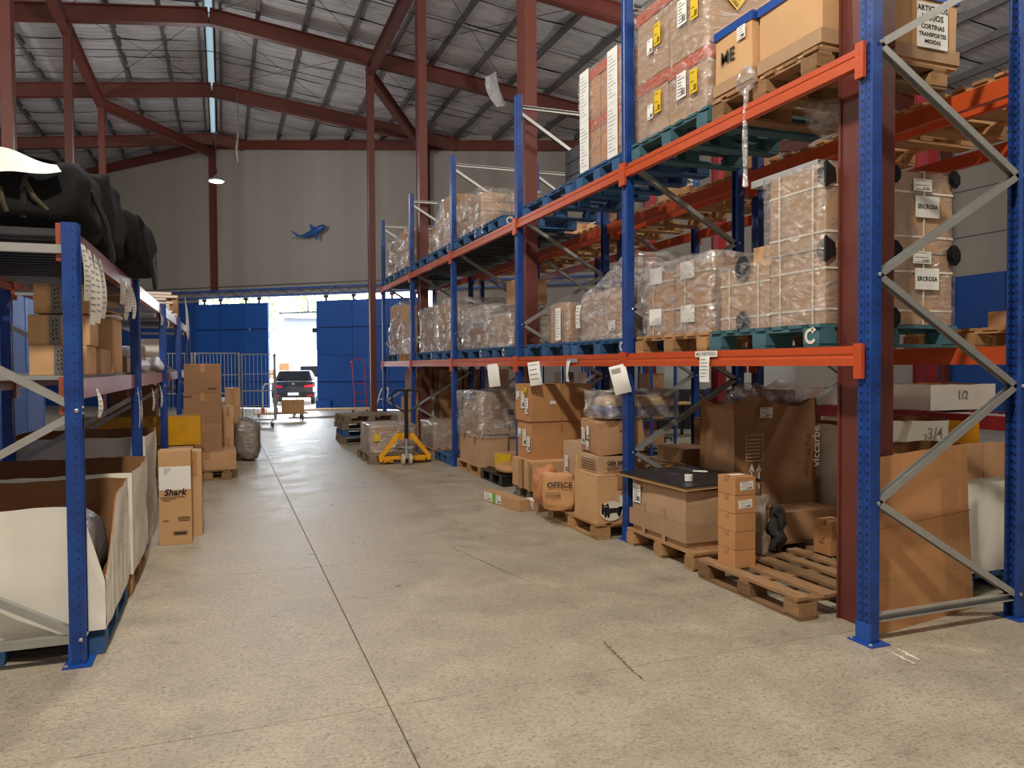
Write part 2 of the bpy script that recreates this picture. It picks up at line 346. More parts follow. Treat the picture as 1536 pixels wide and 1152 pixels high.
# ---- floor
fl=struct(MB().box(-9.2,19.3,-9,41,-.12,-.012).build('floor',M['joint']),'worn beige concrete floor of large slabs with straight joints')
gx=[-9.2,-5.59,-2.44,.71,3.86,7.01,10.16,13.31,16.46,19.3]; gy=[-9,-4.54,-1.84,.86]+[3.56+2.7*k for k in range(0,14)]+[41]
_sl={}
for i in range(len(gx)-1):
    for j in range(len(gy)-1):
        w,d=gx[i+1]-gx[i],gy[j+1]-gy[j]; k=(round(w,3),round(d,3))
        if k not in _sl:
            b=MB(); a,c=w/2-.003,d/2-.003; e=.002
            b.add([(-a,-c,-.02),(a,-c,-.02),(a,c,-.02),(-a,c,-.02),(-a,-c,-e),(a,-c,-e),(a,c,-e),(-a,c,-e),(-a+e,-c+e,0),(a-e,-c+e,0),(a-e,c-e,0),(-a+e,c-e,0)],
              [(0,1,5,4),(1,2,6,5),(2,3,7,6),(3,0,4,7),(4,5,9,8),(5,6,10,9),(6,7,11,10),(7,4,8,11),(8,9,10,11)])
            _sl[k]=b.mesh('slab',M['concrete'])
        put('slab',_sl[k],fl,((gx[i]+gx[i+1])/2,(gy[j]+gy[j+1])/2,0))
def crack(pts,wd,name,mat):
    r=random.Random(len(pts)+int(pts[0][0])); b=MB()
    P=[at_z(x,y,.0012) for x,y in pts]; L=[];Q=[]
    n=14; path=[]
    for a,c in zip(P,P[1:]):
        for k in range(n): path.append(a.lerp(c,k/n))
    path.append(P[-1])
    for i,p in enumerate(path):
        d=(path[min(i+1,len(path)-1)]-path[max(i-1,0)]).normalized(); s=Vector((d.y,-d.x,0)); w=wd*r.uniform(.15,1)*(.3+.7*math.sin(math.pi*i/(len(path)-1))); c=p+s*r.uniform(-.4,.4)*wd
        L.append(c+s*w); Q.append(c-s*w)
    m=len(L); b.add(L+Q,[(i,m+i,m+i+1,i+1) for i in range(m-1)]); return b.build(name,mat,fl)
crack([(905,962),(925,983),(945,1003),(968,1022)],.014,'floor_crack',M['joint'])
crack([(672,818),(720,840),(760,858),(798,874)],.007,'floor_crack',M['joint'])
crack([(1345,972),(1380,990)],.02,'chalk_mark',M['inkwhite']); crack([(1330,974),(1372,996)],.012,'chalk_mark',M['inkwhite'])
# ---- walls
def wallmesh(name,poly,d,mat): return struct(MB().prism(poly,d).build(name,mat))
sa,sb=wall_s(300),wall_s(652); ZD=4.24                                   # door opening along the end wall
sL=(-9.0+.35)/WD.x; sR=(19.2+.35)/WD.x; sr=(RX+.35)/WD.x
th=-WN*.2
b=MB()
b.prism([wp(sL,0),wp(sa,0),wp(sa,ZD),wp(sL,ZD)],th)
b.prism([wp(sb,0),wp(sR,0),wp(sR,ZD),wp(sb,ZD)],th)
b.prism([wp(sL,ZD),wp(sR,ZD),wp(sR,roof(19.2)+.2),wp(sr,RZ+.2),wp(sL,roof(-9)+.2)],th)
wb=struct(b.build('wall_back',M['grey_wall']),'grey end wall above the blue sliding doors')
MB().prism([wp(sL,ZD+.42,.02),wp(sR,ZD+.42,.02),wp(sR,ZD+.46,.02),wp(sL,ZD+.46,.02)],-WN*.03).build('wall_seam',M['purlin'],wb)
zl=wp(0,0); b=MB(); b.prism([wp(sL,0,.012),wp(sa,0,.012),wp(sa,ZD-.12,.012),wp(sL,ZD-.12,.012)],th*.1).build('blue_dado',M['blue_wall'],wb)
struct(MB().box(19,19.2,-9,17.4,0,roof(19)+.3).build('wall_right',M['grey_wall']),'grey side wall behind the racks')
b=MB()
for k in range(9): b.box(18.96,19.0,-9+k*2.9,-9+k*2.9+2.87,0,3.95)
struct(b.build('trim_2',M['blue_wall']),'blue lower band of the side wall')
for k in range(3):
    MB().box(18.97,19.0,-9,17.2,5.0+k*1.25,5.02+k*1.25).build('wall_seam',M['purlin'],bpy.data.objects['wall_right'])
struct(MB().box(-9.2,-9,-9,40,0,roof(-9)+.3).build('wall_left',M['grey_wall']),'grey outer side wall')
struct(MB().box(-9.2,19.2,-9.2,-9,0,RZ+.3).build('wall_front',M['grey_wall']),'grey wall at the near end of the hall')
# ---- ceiling
ce=struct(MB().box(-.31,-.12,-9,40.5,RZ+.10,RZ+.13).build('ceiling',M['skylight']),'pitched roof lined with silver foil on steel purlins')
yy=-9.; k=0
while yy<40:
    for sx in (-1,1):
        x0=RX+sx*.14; x1=-9.1 if sx<0 else 19.1
        if sx>0: x1=min(19.1,(32.2-yy)/.79+1.2)
        if (sx>0 and x1<x0+.5): continue
        b=MB(); n=40; r=random.Random(k)
        ph=r.uniform(0,1)
        def fn(u,v,x0=x0,x1=x1,yy=yy):
            x=x0+(x1-x0)*u; sag=.035*abs(math.sin(math.pi*(abs(x-RX)/1.12)))+.02*noise.noise((x*1.3,yy+v*3,ph*9))
            return (x,yy+.02+v*1.185,roof(x)-sag-.05*math.sin(math.pi*v))
        b.grid(n,4,fn).build('foil_panel',M['foil'],ce,smooth=True); k+=1
    yy+=1.225
b=MB().box(-9.2,RX-.16,-9,41,0,.02); 
rs=MB(); rs.add([(-9.2,-9.2,roof(-9.2)+.12),(RX-.1,-9.2,RZ+.12),(RX-.1,41,RZ+.12),(-9.2,41,roof(-9.2)+.12)],[(0,1,2,3)])
rs.add([(19.2,-9.2,roof(19.2)+.12),(RX+.08,-9.2,RZ+.12),(RX+.08,41,RZ+.12),(19.2,41,roof(19.2)+.12)],[(0,3,2,1)]); rs.build('roof_sheet',M['darksteel'],ce)
for i in range(-8,18):
    for off in ((0,) if i else (-.26,.26)):
        x=RX+i*1.12+off; z=roof(x)-.12; y1=min(40,wy(x)+.05)
        if x>18.9 or x<-8.9: continue
        MB().channel((x,-8.9,z),(x,y1,z),.07,.17,.012).build('purlin',M['purlin'],ce)
def rafter(y,xl,xr):
    for a,c in ((xl,RX),(RX,xr)):
        if abs(a-c)<.1: continue
        p=Vector((a,y,roof(a)-.43)); q=Vector((c,y,roof(c)-.43)); b=MB(); d=(q-p).normalized(); up=d.cross(Vector((0,1,0)))*-1
        if up.z<0: up=-up
        sd=Vector((0,1,0)); b.sweep2(p,q,sd,up,[(-.1,-.17),(.1,-.17),(.1,-.148),(.008,-.148),(.008,.205),(.1,.205),(.1,.23),(-.1,.23),(-.1,.205),(-.008,.205),(-.008,-.148),(-.1,-.148)])
        b.build('rafter',M['maroon'],ce)
for y in (-2,3.65,9.3,14.9): rafter(y,-9,19)
rafter(20.4,-9,14.4); rafter(25.7,-9,7.7); rafter(31.2,-9,.9)
def beam(a,c,w=.2,h=.3,name='tie_beam'):
    a=Vector(a);c=Vector(c);d=(c-a).normalized();x=d.cross(Vector((0,0,1))).normalized();y=x.cross(d);W_,H_=w/2,h/2;t=.015
    return MB().sweep2(a,c,x,y,[(-W_,-H_),(W_,-H_),(W_,-H_+t),(.008,-H_+t),(.008,H_-t),(W_,H_-t),(W_,H_),(-W_,H_),(-W_,H_-t),(-.008,H_-t),(-.008,-H_+t),(-W_,-H_+t)]).build(name,M['maroon'],ce)
CXL,CXR=-3.25,3.72; zc=roof(3.72)-.75
for y0,y1 in ((3.65,9.3),(9.3,14.9),(14.9,20.4),(20.4,25.7)): beam((CXL,y0,roof(CXL)-.8),(CXL,y1,roof(CXL)-.8))
for y0,y1 in ((3.65,9.3),(9.3,14.9),(14.9,20.4)): beam((CXR,y0,zc),(CXR,y1,zc))
beam((CXR,20.4,zc-.1),(6.83,wy(6.83)+.05,zc-.3)); beam((CXL,25.7,roof(CXL)-.8),(RX-.05,wy(RX)-.1,RZ-.75))
# end-wall top beam
beam(tuple(wp(sr,RZ-.42,.14)),tuple(wp(sR,roof(19.2)-.42,.14)),.12,.32,'end_rafter'); beam(tuple(wp(sL,roof(-9)-.42,.14)),tuple(wp(sr,RZ-.42,.14)),.12,.32,'end_rafter')
# cross bracing rods and conduits
def rod(a,c,r=.007,mat='darksteel',name='brace_rod'): return MB().tube([a,c],r,5).build(name,M[mat],ce)
for y0,y1 in ((14.9,20.4),(20.4,25.7)):
    for x0,x1 in ((CXL,RX),(RX,CXR),(CXR,7.6)):
        rod((x0,y0,roof(x0)-.3),(x1,y1,roof(x1)-.3)); rod((x1,y0,roof(x1)-.3),(x0,y1,roof(x0)-.3))
for y in (12.1,17.7,23): rod((-8.8,y,roof(-8.8)-.24),(RX,y,roof(RX)-.24),.011); rod((RX,y,roof(RX)-.24),(11 if y<18 else 8,y,roof(11 if y<18 else 8)-.24),.011)
# torn foil flap hanging by the right slope
p=at_y(728,122,19.6); b=MB(); b.grid(6,10,lambda u,v:(p.x+u*.28+.32*v*v,p.y+.08*math.sin(u*4+v*3),p.z+.12+u*.16-v*(.85-.15*abs(u-.6)))); b.build('loose_foil_flap',M['foil'],ce,smooth=True)
# ---- columns
def column(x,y,top,label,w=.16,d=.28,z0=0,mat='maroon'):
    b=MB(); a,c=w/2,d/2; t=.012
    b.sweep2(Vector((0,0,z0)),Vector((0,0,top)),Vector((1,0,0)),Vector((0,1,0)),[(-a,-c),(a,-c),(a,-c+t*1.5),(a-t,-c+t*1.5),(a-t,c-t*1.5),(a,c-t*1.5),(a,c),(-a,c),(-a,c-t*1.5),(-a+t,c-t*1.5),(-a+t,-c+t*1.5),(-a,-c+t*1.5)])
    o=b.build('steel_column',M[mat],None,(x,y,0)); tag(o,label,'column')
    MB().box(-a-.05,a+.05,-c-.05,c+.05,z0,z0+.02).build('base_plate',M[mat],o) if z0==0 and y>4 else None
    MB().box(-a-.02,a+.02,-c-.02,c+.02,top-.02,top).build('cap_plate',M[mat],o)
    return o
column(3.67,3.645,roof(CXR)-.66,'thick red-brown steel column right behind the nearest blue upright')
column(CXR,9.3,roof(CXR)-.66,'red-brown steel column rising through the rack beside the paper-covered cartons')
column(CXR,14.9,roof(CXR)-.66,'red-brown steel column rising behind the wrapped load at the rack far half')
column(CXR,20.4,roof(CXR)-.66,'red-brown steel column past the rack end, nearest the blue sliding doors')
column(CXL,14.9,roof(CXL)-.66,'red-brown steel column at the left edge above the big black bag')
column(CXL,20.4,roof(CXL)-.66,'second red-brown steel column from the left, above the black bag')
column(CXL,25.7,roof(CXL)-.66,'third and farthest red-brown steel column in the row above the left rack')
for s,l in ((sr,'dark red column on the end wall beneath the roof ridge'),((6.83+.35)/WD.x,'dark red column on the end wall partly behind the tall rack column')):
    p=wp(s,0,.11); o=column(p.x,p.y,roof(p.x)-.6,l,.2,.2,ZD+.3); o.rotation_euler.z=math.atan2(WD.y,WD.x)
for px,x in ((975,12.6),(1390,18.3),(1418,18.75)):
    p=at_x(px,400,x); column(p.x,min(p.y,wy(p.x)-.2),roof(p.x)-.5,{975:'dark red wall column seen between the rack levels at mid frame',1390:'red-brown wall column behind the right rack, left of its pair',1418:'red-brown wall column behind the right rack, right of its pair'}[px],.2,.2,.0)
# ---- door rail truss
tr=struct(empty('trim_1'),'lattice steel rail over the sliding doors')
for z,m in ((ZD+.02,'blueplain'),(ZD+.28,'blueplain')):
    MB().bar(wp(sL+4,z,.16),wp(sR-2,z,.16),.05,.05).build('rail_chord',M[m],tr)
zig=MB(); s=sL+4; up=True
while s<sR-2.5:
    zig.bar(wp(s,ZD+(.04 if up else .26),.16),wp(s+.38,ZD+(.26 if up else .04),.16),.02,.02); s+=.38; up=not up
zig.build('lattice_bars',M['blueplain'],tr)
# ---- sliding doors
def door(n,px0,px1,cols,off,z1=4.02):
    s0,s1=wall_s(px0,off),wall_s(px1,off); d=struct(empty('door_%d'%n,tuple(wp(s0,0,off)),math.atan2(WD.y,WD.x)),'blue sheet steel sliding door leaf')
    Lw=s1-s0; rows=[.06,1.02,2.02,3.02,z1]; w=Lw/cols
    for i in range(cols):
        for j in range(4): MB().box(i*w+.02,(i+1)*w-.02,-.03,.02,rows[j]+.022,rows[j+1]-.022).build('door_sheet',M['blue_door'],d)
    b=MB().box(0,Lw,.0,.035,.03,z1); b.build('door_backing',M['doorback'],d)
    for z in (2.0,): MB().box(0,Lw,-.055,-.02,z,z+.06).build('door_rib',M['blue_door'],d)
    for i in range(cols+1): MB().box(max(0,i*w-.012),min(Lw,i*w+.012),-.045,-.02,.05,z1).build('door_rib',M['blue_door'],d)
    for x in ([.4,Lw*.35,Lw*.7,Lw-.4]):
        MB().box(x-.04,x+.04,-.02,.0,z1,z1+.14).box(x-.09,x+.09,-.03,.03,z1+.1,z1+.2).build('roller_hanger',M['darksteel'],d)
    return d,Lw
d1,L1=door(1,296,404,3,.10); d2,L2=door(2,476.5,640,3,.06)
MB().box(-.16,.0,-.06,.0,2.85,3.0).build('door_latch',M['darksteel'],d2)
MB().box(0,.62,-.16,-.03,.03,.34).build('door_guide',M['blue_door'],d2)
MB().box(L1-.85,L1-.8,-.03,-.02,2.9,3.05).build('door_handle',M['label'],d1)
# lintel bar seen across the opening, outside
MB().bar(wp(wall_s(398),3.68,-.9),wp(wall_s(560),3.68,-.9),.06,.07).build('lintel_bar',M['greypanel'],tr)
MB().bar(wp(wall_s(443),3.68,-.9),wp(wall_s(443),4.2,-.9),.06,.06).build('lintel_post',M['greypanel'],tr)
# ================================================================== LAMPS
LL=['glowing round high-bay lamp hanging on a cord before the grey end wall','round high-bay lamp above the near aisle','added unseen fill lamp above the middle of the aisle','round high-bay lamp over the near side of the right hall','added unseen fill lamp over the middle of the right hall','added unseen fill lamp behind the viewpoint','added unseen fill lamp over the left hall','added unseen fill lamp over the far side of the right hall','added unseen fill lamp over the far left hall']
for (x,y,z,pw,col),lb in zip(LAMPS,LL):
    o=empty('pendant_or_fill_lamp',(x,y,z)); tag(o,lb,'lamp')  # added fill lamps get the same fixture as the visible one
    MB().lathe([(.03,.16),(.06,.15),(.09,.08),(.2,.05),(.22,.0),(.21,-.01)],20).build('housing',M['galv'],o,smooth=True)
    MB().lathe([(.205,-.012),(.19,-.03),(.1,-.045),(.01,-.05)],20).build('diffuser',M['lamp'],o,smooth=True)
    MB().tube([(0,0,.15),(.03,0,.3),(-.02,0,.45),(0,0,.6),(0,0,roof(x)-z-.03)],.013,5).build('cord',M['darksteel'],o)
    L=bpy.data.lights.new('lamp_light','POINT'); L.energy=pw; L.color=col; L.shadow_soft_size=.16
    lo=bpy.data.objects.new('lamp_light',L); COL.objects.link(lo); lo.parent=o; lo.location=(0,0,-.28)
p=at_y(356,148,25.62); q=at_y(356,243,25.62)
tag(MB().tube([(p.x,25.62,p.z+.15),(p.x+.02,25.62,(p.z+q.z)/2),(q.x-.02,25.62,q.z+.4),(q.x+.02,25.62,q.z)],[.012,.03,.035,.015],6).build('dangling_strip',M['garment']),'frayed brown strip dangling from the rafter beside the lamp','strip')
# ================================================================== RACKS
M['beam_old']=mk('worn_beam_paint',(160,84,66),.28,.1,.06,8,.2)
def upright_mesh(h):
    pr=[(-.04,-.05),(-.04,-.012),(-.032,-.007),(-.032,.007),(-.04,.012),(-.04,.05),(.028,.05),(.036,.042),(.04,.03),(.04,.022),(.0,.03),(.0,-.03),(.04,-.022),(.04,-.03),(.036,-.042),(.028,-.05)]
    return MB().sweep2(Vector((0,0,0)),Vector((0,0,h)),Vector((1,0,0)),Vector((0,1,0)),pr).mesh('upright_post',M['rackblue'])
def beam_mesh(L,h,mat):
    b=MB(); pr=[(-.025,-h/2),(.025,-h/2),(.025,h/2),(-.005,h/2),(-.005,h/2-.03),(-.025,h/2-.03),(-.025,.012),(-.020,.006),(-.020,-.006),(-.025,-.012)]
    return b.sweep2(Vector((0,-L/2,0)),Vector((0,L/2,0)),Vector((1,0,0)),Vector((0,0,1)),pr).mesh('load_beam',mat)
_foot=MB().box(-.07,.07,-.09,.09,0,.008).mesh('foot_plate',M['blueplain'])
_bolt=MB().lathe([(.012,0),(.012,.008),(.006,.012)],8).mesh('bolt',M['steel'])
_brk=MB().box(-.046,-.03,-.052,.052,.008,.12).mesh('foot_bracket',M['blueplain'])
def rack(name,label,xf,xb,ys,top,levels,zig,beammat,drift=0,hb=.115,back=True,tops=None,conn='orange'):
    rk=empty(name,(xf(ys[0]),ys[0],0)); tag(rk,label,'rack'); X0,Y0=rk.location.x,rk.location.y
    def loc(x,y,z): return (x-X0,y-Y0,z)
    um=upright_mesh(top); bms={}
    cn=MB().add([(-.012,-.03,-.10),(.012,-.03,-.10),(.012,.03,-.10),(-.012,.03,-.10),(-.012,-.03,.1),(.012,-.03,.1),(.012,.03,.1),(-.012,.03,.1)],((0,3,2,1),(4,5,6,7),(0,1,5,4),(1,2,6,5),(2,3,7,6),(3,0,4,7)))
    for k in range(3): cn.box(-.0135,-.0115,-.006,.006,-.07+k*.05,-.058+k*.05)
    cn=cn.mesh('beam_connector',M[conn])
    for y in ys:
        for x,fl in ((xf(y),1),(xb(y),-1)):
            u=put('upright_post',um,rk,loc(x,y,0),0 if fl>0 else math.pi)
            put('foot_plate',_foot,u); put('foot_bracket',_brk,u)
            for by in (-.07,.07): put('bolt',_bolt,u,(-.055,by,.008))
        a,c=xf(y)+.035,xb(y)-.035
        hs=[.14,top-.14]
        for z in hs: MB().channel(loc(a,y-.01,z),loc(c,y-.01,z),.04,.045,.006,(0,0,1)).build('cross_brace',M['galv'],rk)
        z=zig[0]; f=zig[1]; n=0
        while z+zig[2]<top-.1:
            p=(a if f else c,y-.01,z); q=(c if f else a,y-.01,z+zig[2]); MB().channel(loc(*p),loc(*q),.04,.045,.006,(0,1,0)).build('diagonal_brace',M['galv'],rk)
            put('bolt',_bolt,rk,(p[0]+(-.02 if f else .02)-X0,y-.05-Y0,z),rot=(R(90),0,0)); z+=zig[2]; f=not f
    for y0,y1 in zip(ys,ys[1:]):
        L=y1-y0-.1
        if round(L,2) not in bms: bms[round(L,2)]=beam_mesh(L,hb,beammat)
        for z in levels:
            for xx,sg in ((xf,1),(xb,-1)):
                if sg<0 and not back: continue
                x0,x1=xx(y0)-.03*sg,xx(y1)-.03*sg; bo=put('load_beam',bms[round(L,2)],rk,loc((x0+x1)/2,(y0+y1)/2,z),(0 if sg>0 else math.pi)-math.atan2(x1-x0,y1-y0))
                for e in (-1,1): put('beam_connector',cn,bo,(-.03,e*(L/2+.03),-.03))
    return rk
YR=[3.38,6.155,8.885,11.76,14.62,17.43]
rackA=rack('pallet_rack','long blue and orange pallet rack along the right of the aisle',lambda y:3.44,lambda y:4.62,YR,4.9,[1.64,3.33],(.16,False,.645),M['orange'])
rackB=rack('pallet_rack','second blue and orange pallet rack standing back to back behind the aisle rack',lambda y:4.86,lambda y:5.98,YR[0:5],4.9,[1.64,3.33],(.16,False,.645),M['orange'])
rackA.location.x; 
def deck(rk,x0,x1,y0,y1,z,step=.2,mat='darksteel',w=.05,name='deck_bar'):
    n=int((y1-y0)/step); me=MB().box(0,x1-x0,-w/2,w/2,-.02,.02).mesh(name,M[mat])
    for k in range(n): put(name,me,rk,(x0-rk.location.x,y0+(k+.5)*(y1-y0)/n-rk.location.y,z))
for a,c in ((2,3),(3,4),(4,5)): deck(rackA,3.47,4.59,YR[a]+(.06 if a==3 else .60),YR[c]-.05,3.36)
YL=[4.7,7.5,10.3,13.1,15.9]
lx=lambda y:-.75+.012*(y-4.7)
rackL=rack('shelving_rack','blue shelving rack along the left of the aisle holding cartons and black bags',lx,lambda y:lx(y)-.97,YL,2.37,[1.48,2.3],(.14,True,.615),M['beam_old'],conn='beam_old')
for i in range(4):
    deck(rackL,lx(YL[i])-.93,lx(YL[i])-.04,YL[i]+.05,YL[i+1]-.05,2.335,.14)
    me=MB().box(0,.89,-.01,YL[i+1]-YL[i]-.16,0,.02).mesh('shelf_panel',M['greypanel']); put('shelf_panel',me,rackL,(lx(YL[i])-.93-rackL.location.x,YL[i]+.08-4.7,1.535))
# ================================================================== BUILDERS FOR GOODS
_PM={}
def pallet(label,x0,x1,y0,y1,z=0,mat='wood',along='y',bottom='along',rz=0,group=None,bands=None,name='pallet'):
    """block pallet filling the rectangle; deck boards run along the given axis"""
    if z==0: z=.003
    L,Wd=(y1-y0,x1-x0) if along=='y' else (x1-x0,y1-y0)
    rt=empty(name,((x0+x1)/2,(y0+y1)/2,z),(R(90) if along=='y' else 0)+rz); tag(rt,label,'pallet',group)
    rg=random.Random(int(abs(x0*131+y0*977+z*71)))
    key=(round(L,2),round(Wd,2),mat)
    if key not in _PM:
        m=M[mat]; tb=MB().box(-L/2,L/2,-.05,.05,0,.02).mesh('top_board',m); sb=MB().box(-.05,.05,-Wd/2,Wd/2,0,.02).mesh('stringer_board',m)
        bl=MB().box(-.07,.07,-.07,.07,0,.08).mesh('block',m); bb=MB().box(-L/2,L/2,-.065,.065,0,.02).mesh('bottom_board',m); bc=MB().box(-.05,.05,-Wd/2,Wd/2,0,.02).mesh('bottom_board',m)
        _PM[key]=(tb,sb,bl,bb,bc)
    tb,sb,bl,bb,bc=_PM[key]
    n=7 if mat!='wood_old' else 6; ws=[rg.uniform(.085,.125 if n==7 else .15) for _ in range(n)]; gp=(Wd-sum(ws))/(n-1)
    if gp<.008: ws=[w*(Wd-.06)/sum(ws) for w in ws]; gp=(Wd-sum(ws))/(n-1)
    y=-Wd/2
    for w in ws:
        e=rg.uniform(0,.012); o=put('top_board',MB().box(-L/2+e,L/2-rg.uniform(0,.012),-w/2,w/2,0,.021).mesh('top_board',M[mat]),rt,(0,y+w/2,.122)); o.rotation_euler.z=rg.uniform(-.005,.005); y+=w+gp
    for x in (-L/2+.07,0,L/2-.07):
        put('stringer_board',sb,rt,(x,0,.1015))
        for y in (-Wd/2+.07,0,Wd/2-.07): put('block',bl,rt,(x,y,.021))
    if bottom=='along':
        for y in (-Wd/2+.07,0,Wd/2-.07): put('bottom_board',bb,rt,(0,y,0))
    else:
        for x in (-L/2+.07,0,L/2-.07): put('bottom_board',bc,rt,(x,0,0))
    return rt
PH=.145
def arrow_mark(parent,loc,face,size=.07,mat='inkwhite'):
    """white curved-arrow stencil"""
    b=MB(); n=14; 
    for k in range(n):
        a0,a1=R(60+k*270/n),R(60+(k+1)*270/n)
        def pt(a,r): return (math.cos(a)*r*size,0,math.sin(a)*r*size)
        b.add([pt(a0,.3),pt(a0,.5),pt(a1,.5),pt(a1,.3)],[(0,3,2,1)])
    b.add([(.12*size,0,.62*size),(.12*size,0,.14*size),(.52*size,0,.40*size)],[(0,2,1)])
    return b.build('stencilled_mark',M[mat],parent,loc,R({'-y':0,'-x':-90,'+x':90}[face]))
def gridbox(dx,dy,dz,n=4,bulge=.0,jit=.0,seed=0,soft=0.,top=True):
    """subdivided box, base centred on origin; bulging, dented sides"""
    b=MB()
    def df(p):
        x,y,z=p; u,v,w=x/(dx/2),y/(dy/2),(z-dz/2)/(dz/2)
        x+=u*bulge*(1-v*v)*(1-w*w); y+=v*bulge*(1-u*u)*(1-w*w); z+=(w>0)*w*bulge*.6*(1-u*u)*(1-v*v)
        if jit and z>.003:
            q=Vector((x*3+seed*7.1,y*3,z*3)); nv=nvec(q); k=jit*min(1,z/.05)
            x+=nv.x*k; y+=nv.y*k; z+=nv.z*k*.6
        return (x,y,z)
    X,Y=dx/2,dy/2
    b.grid(n,n,lambda u,v:df((-X+dx*u,-Y,dz*v))); b.grid(n,n,lambda u,v:df((X-dx*u,Y,dz*v)))
    b.grid(n,n,lambda u,v:df((X,-Y+dy*u,dz*v))); b.grid(n,n,lambda u,v:df((-X,Y-dy*u,dz*v)))
    if top: b.grid(n,n,lambda u,v:df((-X+dx*u,-Y+dy*v,dz)))
    b.grid(1,1,lambda u,v:(-X+dx*u,Y-dy*v,0)); return b
def weld(me,d=.0005):
    import bmesh
    bm=bmesh.new(); bm.from_mesh(me); bmesh.ops.remove_doubles(bm,verts=bm.verts,dist=d); bm.to_mesh(me); bm.free(); return me
def lines(b,w,h,n,rg,t=.0006,face=-1,lw=.018):
    for k in range(n):
        z=h*(.42-.84*k/max(1,n-1)); l=w*rg.uniform(.35,.85); x=-w*.42
        b.box(x,x+l,-t,0,z-h*lw,z+h*lw)
    return b
_lab={}
def sticker(o,u,v,w,h,face='-y',mat='label',nl=6,name='shipping_label',roll=0,ink='ink',gap=.002,bars=True):
    """printed sticker fixed to a face of a box root (root origin: base centre)"""
    dx,dy,dz=o['_d']; 
    loc={'-y':(u,-dy/2-gap,v),'-x':(-dx/2-gap,-u,v),'+x':(dx/2+gap,u,v),'top':(u,0,dz+gap)}[face]
    key=(round(w,3),round(h,3),mat,nl,ink,bars)
    if key not in _lab:
        rg=random.Random(hash(key[:2])%999); a=MB().box(-w/2,w/2,-.001,.0,-h/2,h/2).mesh(name,M[mat])
        c=lines(MB(),w*.9,h*.9,nl,rg,lw=.018 if mat!='paper' else .007) if nl else None
        if c and bars and w<.3:
            for k in range(9): c.box(w*(.02+.045*k),w*(.02+.045*k)+w*.02*rg.choice((.6,1.2)),-.0006,0,-h*.40,-h*.16)
        _lab[key]=(a,c.mesh('printed_lines',M[ink]) if c else None)
    a,c=_lab[key]; zr=R({'-y':0,'-x':-90,'+x':90,'top':0}[face])
    e=Matrix.Rotation(zr,4,'Z')@Matrix.Rotation(R(roll),4,'Y')
    if face=='top': e=Matrix.Rotation(R(roll),4,'Z')@Matrix.Rotation(R(-90),4,'X'); 
    s=put(name,a,o,loc); s.rotation_euler=e.to_euler()
    if c: put('printed_lines',c,s,(0,-.0015,0))
    return s
_ctr=[0]
def carton(label,B,mat='card',name='carton',rz=0,bulge=.006,jit=.004,tape='y',tmat='tape',n=4,group=None,seam=True,tilt=None):
    x0,x1,y0,y1,z0,z1=B; dx,dy,dz=x1-x0,y1-y0,z1-z0; _ctr[0]+=1
    me=weld(gridbox(dx,dy,dz-.004,n,bulge,jit,_ctr[0]).mesh(name,M[mat]))
    o=put(name,me,None,((x0+x1)/2,(y0+y1)/2,z0),rz); tag(o,label,'box',group); o['_d']=(dx,dy,dz)
    if tilt: o.rotation_euler=(tilt[0],tilt[1],rz)
    if seam:   # closing flaps of the lid, with the slit between them
        zt=dz-.004+bulge*.6+jit*.3
        for s in (-1,1):
            if tape=='x': MB().box(-dx/2+.004,dx/2-.004,min(.002*s,s*(dy/2-.004)),max(.002*s,s*(dy/2-.004)),zt-.006,zt+.002).build('lid_flap',M[mat],o)
            else: MB().box(min(.002*s,s*(dx/2-.004)),max(.002*s,s*(dx/2-.004)),-dy/2+.004,dy/2-.004,zt-.006,zt+.002).build('lid_flap',M[mat],o)
        t=bulge+jit+.001; w=.025 if min(dx,dy)<.4 else .03
        if tape=='y': MB().box(-w,w,-dy/2-t,dy/2+t,zt+.002,zt+.0035).box(-w,w,-dy/2-t-.001,-dy/2-t,dz*.72,zt+.0035).build('tape',M[tmat],o)
        elif tape=='x': MB().box(-dx/2-t,dx/2+t,-w,w,zt+.002,zt+.0035).box(-dx/2-t-.001,-dx/2-t,-w,w,dz*.72,zt+.0035).box(dx/2+t,dx/2+t+.001,-w,w,dz*.72,zt+.0035).build('tape',M[tmat],o)
    return o
def band(o,z,h,mat='tape',name='tape_band',t=.004):
    dx,dy,dz=o['_d']; t+=.008; e=.0008
    return MB().box(-dx/2-t,dx/2+t,-dy/2-t-e,-dy/2-t,z-h/2,z+h/2).box(-dx/2-t,dx/2+t,dy/2+t,dy/2+t+e,z-h/2,z+h/2).box(-dx/2-t-e,-dx/2-t,-dy/2-t,dy/2+t,z-h/2,z+h/2).box(dx/2+t,dx/2+t+e,-dy/2-t,dy/2+t,z-h/2,z+h/2).build(name,M[mat],o)
def vstrap(o,face,u,mat='strap',w=.014,name='strap'):
    dx,dy,dz=o['_d']; t=.012
    if face=='x': b=MB().box(-dx/2-t,-dx/2-t+.002,u-w/2,u+w/2,0,dz+t*.5).box(-dx/2-t,dx/2+t,u-w/2,u+w/2,dz+t*.5,dz+t*.5+.002)   # strap plane across x at local y=u
    else: b=MB().box(u-w/2,u+w/2,-dy/2-t,-dy/2-t+.002,0,dz+t*.5).box(u-w/2,u+w/2,-dy/2-t,dy/2+t,dz+t*.5,dz+t*.5+.002)
    return b.build(name,M[mat],o)
def protector(o,u,v,face='corner'):
    dx,dy,dz=o['_d']; x,y=-dx/2-.016,-dy/2-.016; b=MB(); h=.085; w=.075
    z=v
    b.add([(x,y,z-h),(x,y,z+h),(x+w,y,z+h*.45),(x+w,y,z-h*.45),(x,y+w,z+h*.45),(x,y+w,z-h*.45)],[(0,3,2,1),(0,1,4,5)])
    return b.build('corner_protector',M['black'],o,(u,0,0))
